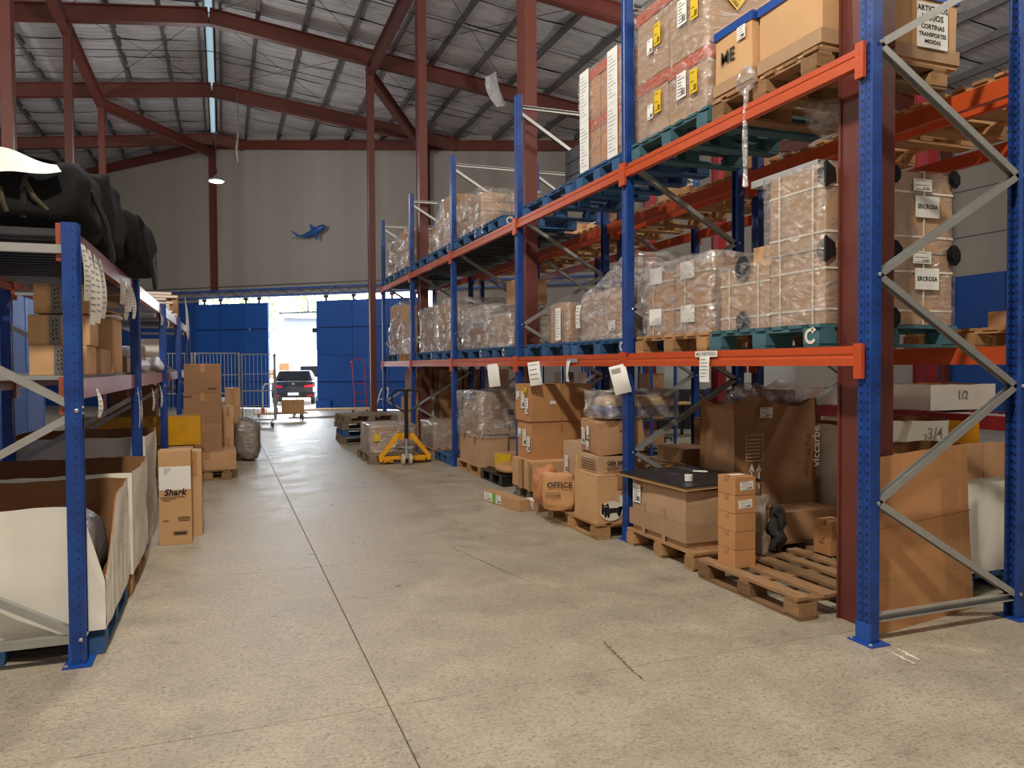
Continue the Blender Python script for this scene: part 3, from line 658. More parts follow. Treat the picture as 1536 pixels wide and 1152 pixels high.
def flatprot(o,loc,face,r=.08):
    b=MB(); n=8
    b.add([(math.cos(R(22.5+45*k))*r,0,math.sin(R(22.5+45*k))*r*1.05) for k in range(n)],[tuple(range(n))[::-1]])
    b.add([(math.cos(R(22.5+45*k))*r*.5,-.012,math.sin(R(22.5+45*k))*r*.5) for k in range(n)],[tuple(range(n))[::-1]])
    return b.build('corner_protector',M['black'],o,loc,R({'-y':0,'-x':-90}[face]))
def film_wrap(label,B,mat='film',inf=.02,amp=.012,n=12,seed=0,taper=0,name='stretch_film',group=None,top=True,parent=None,slope=0):
    x0,x1,y0,y1,z0,z1=B; dx,dy,dz=x1-x0+2*inf,y1-y0+2*inf,z1-z0+inf
    b=gridbox(dx,dy,dz,n,0,0,seed,top=top); vs=[]
    for v in b.v:
        p=Vector(v); q=Vector((p.x*4+seed*3.3,p.y*4,p.z*7)); nv=nvec(q)+.5*nvec(q*2.7)
        k=amp; w=p.z/dz
        s=1-taper*max(0,w-.5)*2
        zs=1-slope*w*(p.y/dy+.5)
        vs.append((p.x*s+nv.x*k,p.y*s+nv.y*k,max(0,p.z*zs+nv.z*k*(1 if w>.1 else 0))))
    b.v=vs; me=weld(b.mesh(name,M[mat],True)); o=put(name,me,parent,(0,0,0) if parent else ((x0+x1)/2,(y0+y1)/2,z0))
    if parent: o['label']=label
    else: tag(o,label,'film',group)
    return o
def softbody(name,label,cat,c,d,mat,seed=0,p=3.2,amp=.03,n=14,rz=0,rot=None,freq=4,group=None,parent=None,sag=0,ridge=0):
    """pillowy closed body: rounded box with crumples; c = base centre, d = size"""
    b=MB(); m=n; vs=[]
    for j in range(m+1):
        th=math.pi*j/m-math.pi/2
        for i in range(2*m):
            ph=2*math.pi*i/(2*m)
            def sp(v,e): return math.copysign(abs(v)**e,v)
            e=2/p; x=sp(math.cos(th),e)*sp(math.cos(ph),e); y=sp(math.cos(th),e)*sp(math.sin(ph),e); z=sp(math.sin(th),e)
            v=Vector((x*d[0]/2,y*d[1]/2,z*d[2]/2)); q=Vector((v.x*freq+seed*5.7,v.y*freq,v.z*freq)); nv=nvec(q)+.5*nvec(q*2.3)
            v+=nv*amp
            if ridge: v+=v.normalized()*ridge*(abs(noise.noise(q*1.1+Vector((7,3,1))))*2-.5+.6*abs(noise.noise(q*2.6)))
            v.z=max(v.z,-d[2]/2+.0); v.z-=sag*(v.x/(d[0]/2))**2
            v.z+=d[2]/2; vs.append(v)
    w=2*m; b.add(vs,[(j*w+i,j*w+(i+1)%w,(j+1)*w+(i+1)%w,(j+1)*w+i) for j in range(m) for i in range(w)])
    o=put(name,weld(b.mesh(name,M[mat],True),.0001),parent,c,rz,rot)
    if not parent: tag(o,label,cat,group)
    o['_d']=tuple(d); return o
def rb(X,xe,xf,xr,pyt,z0=None,pyb=None):
    y0=at_x(xe,pyt,X).y; y1=at_x(xf,pyt,X).y; x1=at_y(xr,pyt,y0).x; z1=at_x(xe,pyt,X).z
    if z0 is None: z0=at_x(xe,pyb,X).z
    return (X,x1,y0,y1,z0,z1)
def rbz(xe,pyb,z0,xf,xr,pyt):
    P=at_z(xe,pyb,z0); X=P.x; return (X,at_y(xr,pyb,P.y).x,P.y,at_x(xf,pyb,X).y,z0,at_x(xe,pyt,X).z)
def fb(y0,xl,xr,pyb,pyt,dep,z0=None):            # box by its camera-facing (-y) face
    m=(pyb+pyt)/2; a,c=at_y(xl,m,y0),at_y(xr,m,y0); xm=(xl+xr)/2
    return (a.x,c.x,y0,y0+dep,at_y(xm,pyb,y0).z if z0 is None else z0,at_y(xm,pyt,y0).z)
def open_box(label,B,wall=.008,out='card_white',inn='card_in',name='open_box',rz=0,topfn=None,seed=0,fill=None,jit=.012,n=10):
    """open-topped bin of corrugated board with a ragged rim; topfn(side,u)->height factor"""
    x0,x1,y0,y1,z0,z1=B; dx,dy,dz=x1-x0,y1-y0,z1-z0; rt=empty(name,((x0+x1)/2,(y0+y1)/2,z0),rz); tag(rt,label,'box'); rt['_d']=(dx,dy,dz)
    tf=topfn or (lambda s,u:1); X,Y=dx/2,dy/2
    sides=(('-y',(-X,-Y),(X,-Y),(0,1)),('+x',(X,-Y),(X,Y),(-1,0)),('+y',(X,Y),(-X,Y),(0,-1)),('-x',(-X,Y),(-X,-Y),(1,0)))
    for s,a,c,nrm in sides:
        def pt(u,v,o,s=s,a=a,c=c,nrm=nrm):
            h=dz*tf(s,u)+.012*noise.noise((u*9,seed*3.1+ord(s[1]),.3)); bow=math.sin(math.pi*u)*jit*(.4+.6*v)
            q=noise.noise((u*4+seed,v*3,ord(s[0])*.7))*jit*.6
            return (a[0]+(c[0]-a[0])*u+nrm[0]*(o-bow-q),a[1]+(c[1]-a[1])*u+nrm[1]*(o-bow-q),h*v)
        b=MB(); b.grid(n,n,lambda u,v:pt(u,v,0)); b.cm=1; b.grid(n,n,lambda u,v:pt(1-u,v,wall)); b.cm=2
        b.grid(n,1,lambda u,v:pt(u,1,wall*v))
        b.build('bin_side',[M[out],M[inn],M['card_in']],rt)
    MB().box(-X+.01,X-.01,-Y+.01,Y-.01,0,.01).build('bin_base',M[inn],rt)
    return rt
def paper(label,p,w,h,face='-x',nl=8,name='paper_note',curl=.03,rz=0,mat='paper',roll=0,ink='inkgrey',group=None,cat='paper'):
    """hanging sheet of paper, top edge centred on p"""
    b=MB(); b.grid(4,8,lambda u,v:((u-.5)*w,-curl*math.sin(v*2.6)*(.4+u*.6),-h*v)); o=b.build(name,M[mat],None,p,smooth=True)
    zr=R({'-y':0,'-x':-90,'+x':90}[face]+rz); o.rotation_euler=(Matrix.Rotation(zr,4,'Z')@Matrix.Rotation(R(roll),4,'Y')).to_euler(); tag(o,label,cat,group)
    rg=random.Random(int(abs(p[1]*997))); c=MB()
    for k in range(nl):
        v0=.10+.8*k/max(1,nl); v1=v0+.8/nl*.22; u0=.1; u1=rg.uniform(.5,.9)
        q=lambda u,v:((u-.5)*w,-curl*math.sin(v*2.6)*(.4+u*.6)-.0015,-h*v)
        c.add([q(u0,v0),q(u1,v0),q(u1,v1),q(u0,v1)],[(0,3,2,1)])
    if nl: c.build('printed_lines',M[ink],o)
    return o
# ================================================================== RIGHT RACK, FLOOR LEVEL
pallet('empty weathered wooden pallet on the floor beside the nearest red-brown column',3.31,4.45,3.80,4.88,0,'wood_old')
B=rbz(1103,853,PH,1077,1133,716); hh=(B[5]-B[4])/5; names=['lowest','second from bottom','middle','second from top','topmost']
for k in range(5):
    o=carton('small brown carton, %s of the five stacked on the weathered pallet'%names[k],(B[0],B[1],B[2],B[3],B[4]+k*hh,B[4]+(k+1)*hh-.001),'card_orange','small_carton',bulge=.001,jit=.001,tape='x',group='five small stacked cartons',rz=R(RNG.uniform(-1.5,1.5)))
    if k>2: sticker(o,(.01 if k==4 else -.0),hh*.5,.115,.06,'-y',nl=4,roll=-4)
    if k==4: sticker(o,0,0,.12,.05,'top',nl=0)
pallet('pale block pallet under the battered carton with the black board lid',3.36,4.02,5.0,6.06,0,'wood',bottom='cross')
B=rbz(1030,824,PH,950,1086,738); cb=carton('battered taped carton on a pale pallet under a black board',(B[0],4.0,B[2],B[3],B[4],B[5]),'card_grey','large_carton',bulge=.015,jit=.018,n=8,tape='none',seam=False)
band(cb,.12,.14,'tape_pale',t=.016); sticker(cb,-(cb['_d'][1]/2-.1),cb['_d'][2]-.12,.13,.16,'-x',nl=7,gap=.022)
for yy_ in (-.12,.2): MB().box(-cb['_d'][0]/2-.026,-cb['_d'][0]/2-.024,yy_-.025,yy_+.025,.0,cb['_d'][2]*.6).build('tape_strip',M['tape_pale'],cb)
zt=B[5]+.022
bl=empty('board_panel',((B[0]+4.0)/2-.01,(B[2]+B[3])/2+.02,zt)); bl.rotation_euler=(0,R(-1.2),R(2)); tag(bl,'black board lying like a lid across the battered carton','board')
w_,d_=(4.0-B[0])/2+.07,(B[3]-B[2])/2+.08
MB().box(-w_,w_,-d_,d_,.026,.034).build('black_face',M['black_sheet'],bl); MB().box(-w_+.01,w_-.01,-d_+.01,d_-.01,-.0,.026).build('board_core',M['plank'],bl)
p=at_z(1035,722,zt+.04); tr_=MB().lathe([(.032,0),(.032,.05),(.03,.052),(.019,.052),(.019,.002)],20).build('tape_roll',M['label'],None,(p.x+.02,p.y+.05,zt+.036)); tag(tr_,'white roll of tape standing on the black board','tape roll')
MB().lathe([(.0185,.003),(.0185,.05),(.016,.05),(.016,.003)],16).build('cardboard_core',M['card_in'],tr_)
sh=MB().box(-.06,.06,-.04,.04,0,.004).build('paper_note',M['paper'],None,(B[0]+.48,B[3]-.32,zt+.047),R(-40)); tag(sh,'small white note lying at the back of the black board','paper')
pallet('wooden pallet behind carrying the tall brown carton',4.06,5.02,5.06,6.04,0,'wood_old',along='x')
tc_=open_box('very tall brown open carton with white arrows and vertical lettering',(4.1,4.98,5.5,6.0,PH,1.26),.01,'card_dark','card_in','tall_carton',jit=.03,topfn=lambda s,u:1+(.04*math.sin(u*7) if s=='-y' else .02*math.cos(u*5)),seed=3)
for k in (0,1): 
    b=MB().box(-.008,.008,-.001,0,-.1,.06); b.add([(-.028,-.001,.05),(.028,-.001,.05),(0,-.001,.12)],[(0,1,2)]); b.build('printed_arrow',M['inkwhite'],tc_,(-.32+k*.075,-.325,.48))
fr=MB()
for x0_,x1_,z0_,z1_ in ((-.4,-.22,.84,.844),(-.4,-.22,.62,.624),(-.4,-.396,.62,.84),(-.224,-.22,.62,.84)): fr.box(x0_,x1_,-.001,0,z0_,z1_)
for k in range(6): fr.box(-.385,-.25,-.001,0,.80-k*.03,.806-k*.03)
fr.build('printed_panel',M['inkwhite'],tc_,(0.02,-.325,0)); text('viccarbe',.11,tc_,(.38,-.318,.72),'-y','inkwhite',roll=90)
sticker(tc_,-.15,1.03,.13,.09,'-y',nl=3,gap=.05)
softbody('crumpled_film','grey crumpled plastic film bulging from the tall brown carton','plastic film',(4.42,5.72,1.12),(.5,.36,.3),'film_heavy',5,2.2,.06)
softbody('crumpled_film','clear plastic film heap at the right rim of the tall carton','plastic film',(4.82,5.75,1.15),(.28,.34,.3),'film_heavy',9,2.2,.06)
carton('brown carton poking out of the tall open carton',(4.55,4.83,5.74,5.94,.95,1.36),'card_dark',seam=False,tape='none')
bx_=carton('low wide brown carton on the floor pallet before the tall carton',(4.2,4.84,5.1,5.42,PH,.38),'card',seam=False,tape='none',jit=.008)
g=softbody('cloth_heap','crumpled grey cloth heap hanging between stacked cartons and low carton','cloth',(3.79,4.78,PH+.003),(.15,.12,.44),'garment',4,2.6,.05,18,freq=8,ridge=.05); 
softbody('cloth_heap','dark cloth bundled behind the grey cloth heap','cloth',(3.95,4.80,PH+.003),(.12,.12,.36),'darkcloth',8,2.6,.05,18,freq=8,ridge=.05)
for k,(a,c,l) in enumerate(((PH,.27,'lower'),(.271,.40,'upper'))): carton('small brown carton, %s of two stacked beside the near column'%l,(4.26+.015*k,4.44,4.55+.01*k,4.73,a,c),'card_orange','small_carton',tape='x')
# leaning sheet, white bins, items under the right end frame
b=MB(); b.grid(8,8,lambda u,v:(3.52+u*1.03-.05*v*u,3.432+u*.17+.022*v+.006*math.sin(u*6+v*4)*(v*.7+.3),1.04*v*(1+.03*u)+.002)); 
me=b.mesh('cardboard_sheet',M['card_orange']); ls=put('cardboard_sheet',me); tag(ls,'large brown cardboard sheet leaning inside the near rack frame','cardboard sheet')
ls.modifiers.new('thickness','SOLIDIFY').thickness=.006
MB().add([(3.53,3.432,.62),(4.50,3.59,.645),(4.50,3.59,.651),(3.53,3.432,.626)],[(0,1,2,3)]).build('fold_line',M['card_in'],ls)
pallet('blue wooden pallet under the white bin at the right frame edge',4.66,5.7,3.80,4.92,0,'wood_blue')
wb1=open_box('white open corrugated bin behind the leaning cardboard sheet',(4.67,5.7,3.82,4.9,PH,.93),topfn=lambda s,u:1,seed=11)
for k in range(5): MB().box(-.5+k*.2,-.31+k*.2,-.562,-.554,.66,.90).build('folded_flap',M['card'],wb1)
wb2=open_box('white corrugated bin marked 3/4 with a torn brown opening',(5.5,6.3,5.25,5.98,PH,1.08),topfn=lambda s,u:1 if s!='-y' else 1-.02*u,seed=5)
text('3/4',.15,wb2,(.17,-.412,.80),'-y','inkgrey'); 
b=MB(); b.add([(-.33,0,.66),(-.36,0,.74),(.12,0,.69),(.2,0,.66),(.1,0,.60),(-.3,0,.56)],[(0,5,4,3,2,1)]); b.build('torn_opening',M['rubber'],wb2,(0,-.405,0))
open_box('white corrugated bin visible left of the near red-brown column',(5.08,5.42,5.3,6.0,PH,1.05),seed=6)
# ---- bay two, floor
pallet('wooden pallet under the carton with the black cat emblem',3.16,4.2,6.25,7.38,0,'wood')
B=rb(3.2,890,866,942,712,PH); cat=carton('orange-brown carton with a black cat emblem at the aisle corner',(3.17,3.62,6.26,6.74,PH,B[5]),'card_light','cat_carton',bulge=.012,jit=.006)
def disc(parent,loc,rx,rz_,mat,name,rz=0,n=24,face='-y'):
    return MB().add([(math.cos(2*math.pi*k/n)*rx,0,math.sin(2*math.pi*k/n)*rz_) for k in range(n)],[tuple(range(n))]).build(name,M[mat],parent,loc,R({'-y':0,'-x':-90}[face]))
D_=cat['_d']; yf=-D_[1]/2-.0165
disc(cat,(-.085,yf,.115),.118,.092,'inkwhite','emblem_oval')
CT=[(-.115,.035),(-.112,.088),(-.092,.066),(-.066,.066),(-.046,.09),(-.04,.04),(-.028,.028),(.02,.030),(.055,.026),(.085,.038),(.128,.066),(.134,.056),(.092,.018),(.086,-.01),(.098,-.062),(.078,-.066),(.055,-.022),(.0,-.024),(-.022,-.03),(-.03,-.07),(-.05,-.07),(-.05,-.03),(-.068,-.066),(-.088,-.06),(-.074,-.012),(-.086,.002),(-.094,-.038),(-.112,-.032),(-.122,-.01),(-.108,.016)]
import bmesh
def flat(poly,name,mat,parent,loc,rz=0,s=1):
    me=bpy.data.meshes.new(name); bm=bmesh.new(); vs=[bm.verts.new((x*s,0,z*s)) for x,z in poly]; f=bm.faces.new(vs); bmesh.ops.triangulate(bm,faces=[f]); bm.to_mesh(me); bm.free(); me.materials.append(M[mat]); return put(name,me,parent,loc,rz)
flat(CT,'cat_emblem','ink',cat,(-.085,yf-.002,.115),0,.88)
for ex in (-.085,-.06): disc(cat,(-.085+ex*.88,yf-.003,.158),.007,.005,'inkwhite','cat_eye')
MB().box(-.02,.02,-.002,0,-.05,.05).build('white_tag',M['label'],cat,(.015,yf-.004,.20))
z1=B[5]; p1=at_x(890,684,3.2).z
cj=carton('flattened brown carton lettered caja on top of the cat carton',(3.22,3.70,6.32,6.8,z1+.004,z1+.17),'card_grey','lettered_carton',bulge=.01,jit=.012,tape='none',seam=False)
text('caja para',.06,cj,(-.17,-.268,.115),'-y',align='LEFT',bold=.02); text('tamaño único',.042,cj,(-.17,-.268,.06),'-y',align='LEFT')
for k in range(5): MB().box(-cj['_d'][0]/2-.022,-cj['_d'][0]/2-.021,-.2,.1,.04+k*.022,.047+k*.022).build('printed_line',M['inkbrown'],cj)
z2=z1+.20; b2=carton('brown carton with several white stickers under the film-packed goods',(3.28,3.72,6.34,6.82,z2,z2+.30),'card',bulge=.01,jit=.012,tilt=(R(2),R(-5)),rz=R(-6))
sticker(b2,-.14,.15,.09,.16,'-x',nl=7,roll=8,gap=.02); sticker(b2,.0,.2,.07,.12,'-x',nl=2,gap=.02); sticker(b2,-.04,.07,.08,.08,'-x',nl=4,gap=.02)
z3=z2+.33
for k,(dz,m,l) in enumerate(((0,'cyan','lower navy'),(.085,'cream','upper cream'))):
    softbody('packed_textile','%s textile pack in clear plastic on the stickered carton'%l,'textile pack',(3.66,6.50,z3+dz),(.74-.06*k,.40,.11),m,20+k,5,.012)
film_wrap('clear plastic around the navy and cream textile packs',(3.28,4.04,6.29,6.71,z3-.01,z3+.235),'film_heavy',.01,.03,10,31)
for k,(u,v) in enumerate(((-.1,.2),(.05,.205))):
    pass
B=rbz(868,712,.36,857,884,652); carton('brown carton with a yellow sticker strip behind the lettered carton',(3.35,3.75,6.95,7.4,PH,.80),'card_grey',jit=.01); o=bpy.data.objects[[x.name for x in COL.objects][-1]]
bk=[x for x in COL.objects if x.get('label')=='brown carton with a yellow sticker strip behind the lettered carton'][0]
sticker(bk,-.12,.42,.08,.18,'-x',nl=6,gap=.016); MB().box(-.222,-.218,-.2,-.14,.25,.55).build('yellow_strip',M['tape_yellow'],bk)
op=softbody('parcel','tape-wrapped brown parcel lettered OFFICE leaning on the cat carton','parcel',(3.12,7.0,PH+.0),(.34,.22,.37),'kraft',41,7,.015,20,rz=R(-26),freq=7,ridge=.025); op.rotation_euler.x=R(-8); text('OFFICE',.078,op,(.01,-.140,.25),'-y',bold=.02)
for k in range(3): MB().box(-.13,.02,-.140,-.138,.17-k*.018,.176-k*.018).build('printed_line',M['inkbrown'],op)
softbody('parcel','rounded orange-brown paper parcel behind the OFFICE parcel','parcel',(3.12,7.34,PH),(.22,.26,.40),'kraft_pink',44,3.4,.02,20,freq=8,ridge=.03)
for k,(x0_,x1_,y0_,y1_,h,l) in enumerate(((3.78,4.2,6.4,6.95,.62,'open brown carton standing behind the first inner upright'),(4.25,4.62,6.5,7.0,.75,'brown carton deep inside the second bay at floor level'),(4.9,5.6,6.5,7.3,1.0,'large brown carton on the floor of the back rack'),(3.75,4.5,7.46,7.96,.55,'low brown carton at the back of the second bay floor'))):
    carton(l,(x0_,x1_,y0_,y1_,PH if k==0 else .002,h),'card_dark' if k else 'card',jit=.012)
# ---- bay three, floor: stack of large cartons on a dark pallet
pallet('dark wooden pallet under the stack of big orange-brown cartons',3.34,4.35,7.96,8.77,0,'wood_grey')
o1=carton('lowest wide taped carton of the big stack in the third bay',(3.30,4.1,8.12,8.8,PH,.48),'card_light','large_carton',jit=.01,tape='x')
MB().box(-.43,-.428,-.06,.06,.0,.33).build('tape_strip',M['tape'],o1); MB().box(-.43,-.428,-.3,-.24,.0,.33).build('tape_strip',M['tape'],o1)
o2=carton('middle big carton of the stack in the third bay',(3.37,4.12,8.33,8.79,.485,.93),'card_orange','large_carton',jit=.008,tape='none')
o3=carton('topmost big carton of the stack in the third bay',(3.35,4.14,8.31,8.80,.935,1.37),'card_orange','large_carton',jit=.008,tape='none')
for o,zz in ((o2,.3),(o3,.3)):
    sticker(o,.02,zz-.05,.11,.2,'-x',nl=7,gap=.014); sticker(o,-.14,zz,.1,.1,'-x',nl=4,gap=.014); sticker(o,.15,zz-.12,.1,.18,'-x',nl=5,gap=.014)
sticker(o3,.1,.36,.1,.08,'-x','tape_yellow',nl=3,gap=.014); sticker(o3,-.12,.22,.07,.04,'-y',nl=2,gap=.014,bars=False)
for o in (o2,o3): MB().box(-.012,.012,-.2465,-.2455,.0,.10).box(-.012,.012,-.2465,-.2455,.34,.44).build('tape_strip',M['tape'],o)
for z_ in (.30,.86): MB().add([(3.53,3.430,z_),(4.46,3.585,z_+.01),(4.46,3.585,z_+.014),(3.53,3.430,z_+.004)],[(0,1,2,3)]).build('crease_line',M['card'],ls)
lb_=carton('long flat carton with white and green stickers lying on the aisle floor',(0,0.13,0,.86,.002,.13),'card','long_carton',tape='none',bulge=.001,jit=.001); lb_.location=(2.99,8.2,.002); lb_.rotation_euler.z=R(9)
sticker(lb_,-.3,.065,.2,.1,'-x',nl=5); sticker(lb_,-.16,.065,.05,.11,'-x','green',nl=0); sticker(lb_,-.05,.065,.12,.1,'-x',nl=5)
lb2=carton('short white-labelled carton lying beside the long flat carton',(0,.15,0,.42,.002,.09),'card','long_carton',tape='none',bulge=.001,jit=.001); lb2.location=(3.22,7.9,.002); lb2.rotation_euler.z=R(9); sticker(lb2,-.05,.045,.3,.075,'-x',nl=4)
MB().box(-.06,.06,-.18,.16,.092,.0935).build('paper_label',M['label'],lb2)
# black plastic pallet with bag
pallet('black plastic pallet with a brown sack on it',3.40,4.2,9.45,10.36,0,'black',name='plastic_pallet')
softbody('sack','flat brown sack lying on the black plastic pallet','sack',(3.74,9.74,PH),(.6,.56,.12),'kraft',51,3.5,.015)
yb=carton('brown carton with a bright yellow tape end on the black pallet',(3.6,3.98,10.08,10.34,PH,.36),'card','small_carton',tape='none'); MB().box(-.19,-.04,-.142,-.138,0,.21).build('yellow_end',M['tape_yellow'],yb); MB().box(-.195,-.188,-.14,.1,0,.21).build('yellow_end',M['tape_yellow'],yb)
# wrapped cartons bay three far half
pallet('wooden pallet under the film-wrapped carton heap past the black pallet',3.42,4.5,10.42,11.6,0,'wood')
wl=[(3.44,3.86,10.46,10.98,PH,.56,'front low carton'),(3.9,4.36,10.5,11.0,PH,.52,'right low carton'),(3.46,3.9,11.05,11.55,PH,.60,'rear low carton'),(3.47,3.88,10.5,10.95,.60,.94,'front upper carton'),(3.92,4.3,10.52,10.96,.56,.86,'right upper carton'),(3.5,3.95,11.0,11.5,.62,1.05,'rear upper carton'),(3.55,3.98,10.55,11.0,.95,1.2,'top carton'),(4.0,4.4,10.6,11.1,.87,1.16,'top right carton')]
for w in wl: 
    o=carton('%s in the film-wrapped heap on the floor by the blue pallet'%w[6],w[:6],'card_grey',jit=.012,tape='x')
    if 'upper' in w[6]: sticker(o,.05,.15,.14,.12,'-y',nl=4,gap=.02)
film_wrap('shiny stretch film around the floor-level carton heap',(3.44,4.38,10.46,11.56,.55,1.2),'film_heavy',.02,.035,14,61)
pallet('empty blue pallet on the floor by the pallet jack',3.38,4.4,11.94,12.79,0,'wood_blue')
# bay four floor
pallet('wooden pallet under the film-topped low carton behind the pallet jack',3.38,4.4,12.95,14.1,0,'wood')
o=carton('low carton with white film on its left side behind the pallet jack',(3.42,4.1,13.05,13.9,PH,.60),'card_grey',jit=.01); film_wrap('crinkled white plastic film',(3.42,4.1,13.05,13.9,PH,.60),'film_heavy',.012,.02,10,71,parent=o)
bx=carton('narrow box with a light blue front label beside the low film-topped carton',(4.2,4.45,12.95,13.1,PH,.55),'card_white','narrow_box',tape='none'); sticker(bx,0,.2,.17,.32,'-y','bluelabel',nl=4,bars=False)
# inner cartons, bay four/five floor, with white labels
k=0
for ix,x in enumerate((4.0,4.5,5.0)):
    for iz in range(4):
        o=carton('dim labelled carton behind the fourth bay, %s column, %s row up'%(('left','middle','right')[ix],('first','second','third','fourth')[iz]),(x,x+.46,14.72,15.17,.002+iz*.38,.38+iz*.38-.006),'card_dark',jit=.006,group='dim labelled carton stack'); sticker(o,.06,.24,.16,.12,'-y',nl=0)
pallet('wooden pallet under light cartons in the fifth bay floor',3.45,4.4,15.2,16.3,0,'wood')
for k,(x0_,x1_,z0_,z1_,m) in enumerate(((3.46,3.7,PH,.95,'card'),(3.72,3.96,PH,.9,'card_light'),(3.98,4.3,PH,1.0,'card_white'),(3.55,4.0,.96,1.52,'card_dark'),(4.02,4.4,1.01,1.58,'card'))):
    o=carton(['tall slim carton at the aisle edge of the fifth bay','light slim carton second from the aisle in the fifth bay','whitish film-covered carton in the fifth bay floor row','dark carton stacked above the slim cartons in the fifth bay','brown carton with a white label stacked at the fifth bay rear'][k],(x0_,x1_,15.25,15.8,z0_,z1_),m,jit=.008)
    if k>2: sticker(o,0,.25,.2,.15,'-y',nl=0)
softbody('plastic_curtain','strip of hanging plastic film below the middle beam','plastic film',(3.95,11.55,.75),(.14,.1,.8),'film',66,2.2,.05,10)
ORD=['first','second','third','fourth','fifth','sixth','seventh','eighth','ninth','tenth']
# ================================================================== RIGHT RACK, MIDDLE LEVEL
ZB=1.70
G='cartons of the strapped load on the teal pallet'
tp=pallet('teal pallet carrying the tall strapped cartons beside the near column',3.45,4.62,3.79,4.93,ZB,'wood_teal',along='x')
arrow_mark(tp,(-.590,-.50,.068),'-x',.1)

tp2z=at_x(1240,372,3.5).z; tp1z=at_x(1240,242,3.5).z
zA=ZB+PH+.002
cs=[]
for (a,c,d,e,z0,z1,l) in ((3.52,4.043,3.81,4.32,zA,tp2z,'lower near left'),(4.057,4.58,3.81,4.32,zA,tp2z,'lower near right'),(3.52,4.58,4.335,4.88,zA,tp2z-.03,'lower far'),
                          (3.52,4.043,3.81,4.33,tp2z+.008,tp1z,'upper near left'),(4.057,4.58,3.81,4.33,tp2z+.008,tp1z,'upper near right')):
    o=carton('%s strapped carton of the wrapped load on the teal pallet'%l,(a,c,d,e,z0,z1),'card_grey','strapped_carton',bulge=.002,jit=.002,tape='none',group=G); cs.append(o)
    for u in (-.3,.3): vstrap(o,'x',u*(e-d)); 
    for zz in (.2,.75): band(o,zz*(z1-z0),.014,'strap','strap',t=-.0035)
    if 'near' in l: 
        vstrap(o,'y',.0)
        s=sticker(o,.02,.30,.21,.14,'-y','paper',nl=0,gap=.021,name='paper_label'); text('ERCROSA',.04,s,(0,-.003,0)); sticker(o,-.02,.44,.16,.08,'-y',nl=3,gap=.018)
for (x,z) in ((3.5,tp2z),(3.5,tp1z-.02)): protector_o=cs[3] if z>tp2z+.1 else cs[0]
for o,z in ((cs[0],cs[0]['_d'][2]),(cs[3],cs[3]['_d'][2]-.07)): protector(o,0,z)
flatprot(cs[0],(.265,-.282,cs[0]['_d'][2]),'-y'); flatprot(cs[3],(.265,-.287,cs[3]['_d'][2]-.03),'-y',.06); flatprot(cs[4],(.25,-.287,cs[4]['_d'][2]-.03),'-y',.06); flatprot(cs[1],(.25,-.282,cs[1]['_d'][2]),'-y',.07)
flatprot(cs[2],(-.55,.0,cs[2]['_d'][2]+.0),'-x',.09); flatprot(cs[2],(-.55,.0,.05),'-x',.08); flatprot(cs[0],(.26,-.282,.04),'-y',.07)
film_wrap('clear stretch film around the lower strapped cartons on the teal pallet',(3.5,4.6,3.82,4.90,zA,tp2z),'film',.012,.008,16,101,top=False)
film_wrap('clear stretch film around the upper strapped cartons on the teal pallet',(3.5,4.6,3.82,4.35,tp2z,tp1z),'film',.012,.012,14,102)
carton('small loose brown carton leaning on the lower strapped cartons',(3.75,3.9,4.42,4.8,tp2z-.02,tp2z+.16),'card_light',seam=False,tape='none')
ch=MB().channel((3.62,4.36,tp1z+.035),(3.62,5.02,tp1z+.035),.1,.05,.004).channel((3.73,4.36,tp1z+.035),(3.73,4.98,tp1z+.035),.1,.05,.004).build('metal_profiles',M['galv']); tag(ch,'grey metal channel lengths lying on the upper strapped cartons','metal profile')
ch.location.z=0; ch.location.y=-.42
np_=pallet('natural wood pallet on the middle beam between teal and blue pallets',3.46,4.55,4.98,6.07,ZB,'wood',along='x')
zw=at_x(1000,395,3.55).z
k=0
for (a,c,d,e,z0,z1) in ((3.55,4.02,5.05,5.55,zA,2.2),(3.55,4.02,5.57,6.02,zA,2.2),(4.045,4.5,5.05,6.02,zA,2.25),(3.56,4.02,5.08,5.56,2.203,zw-.03),(3.56,4.0,5.6,6.0,2.203,zw-.08)):
    o=carton('%s strapped carton in the sheeny load on the natural pallet'%('lower near','lower far','lower inner','upper near','upper far')[k],(a,c,d,e,z0,z1),'card','strapped_carton',jit=.01,tape='none',group='cartons on the natural wood pallet, middle level'); vstrap(o,'x',.1); band(o,(z1-z0)*.6,.014,'strap','strap'); sticker(o,-.05,.16,.2,.14,'-x','paper',nl=0,gap=.02,name='paper_label'); k+=1
film_wrap('sheeny stretch film over the load on the natural wood pallet',(3.54,4.5,5.04,6.03,zA,zw),'film_heavy',.015,.02,14,103)
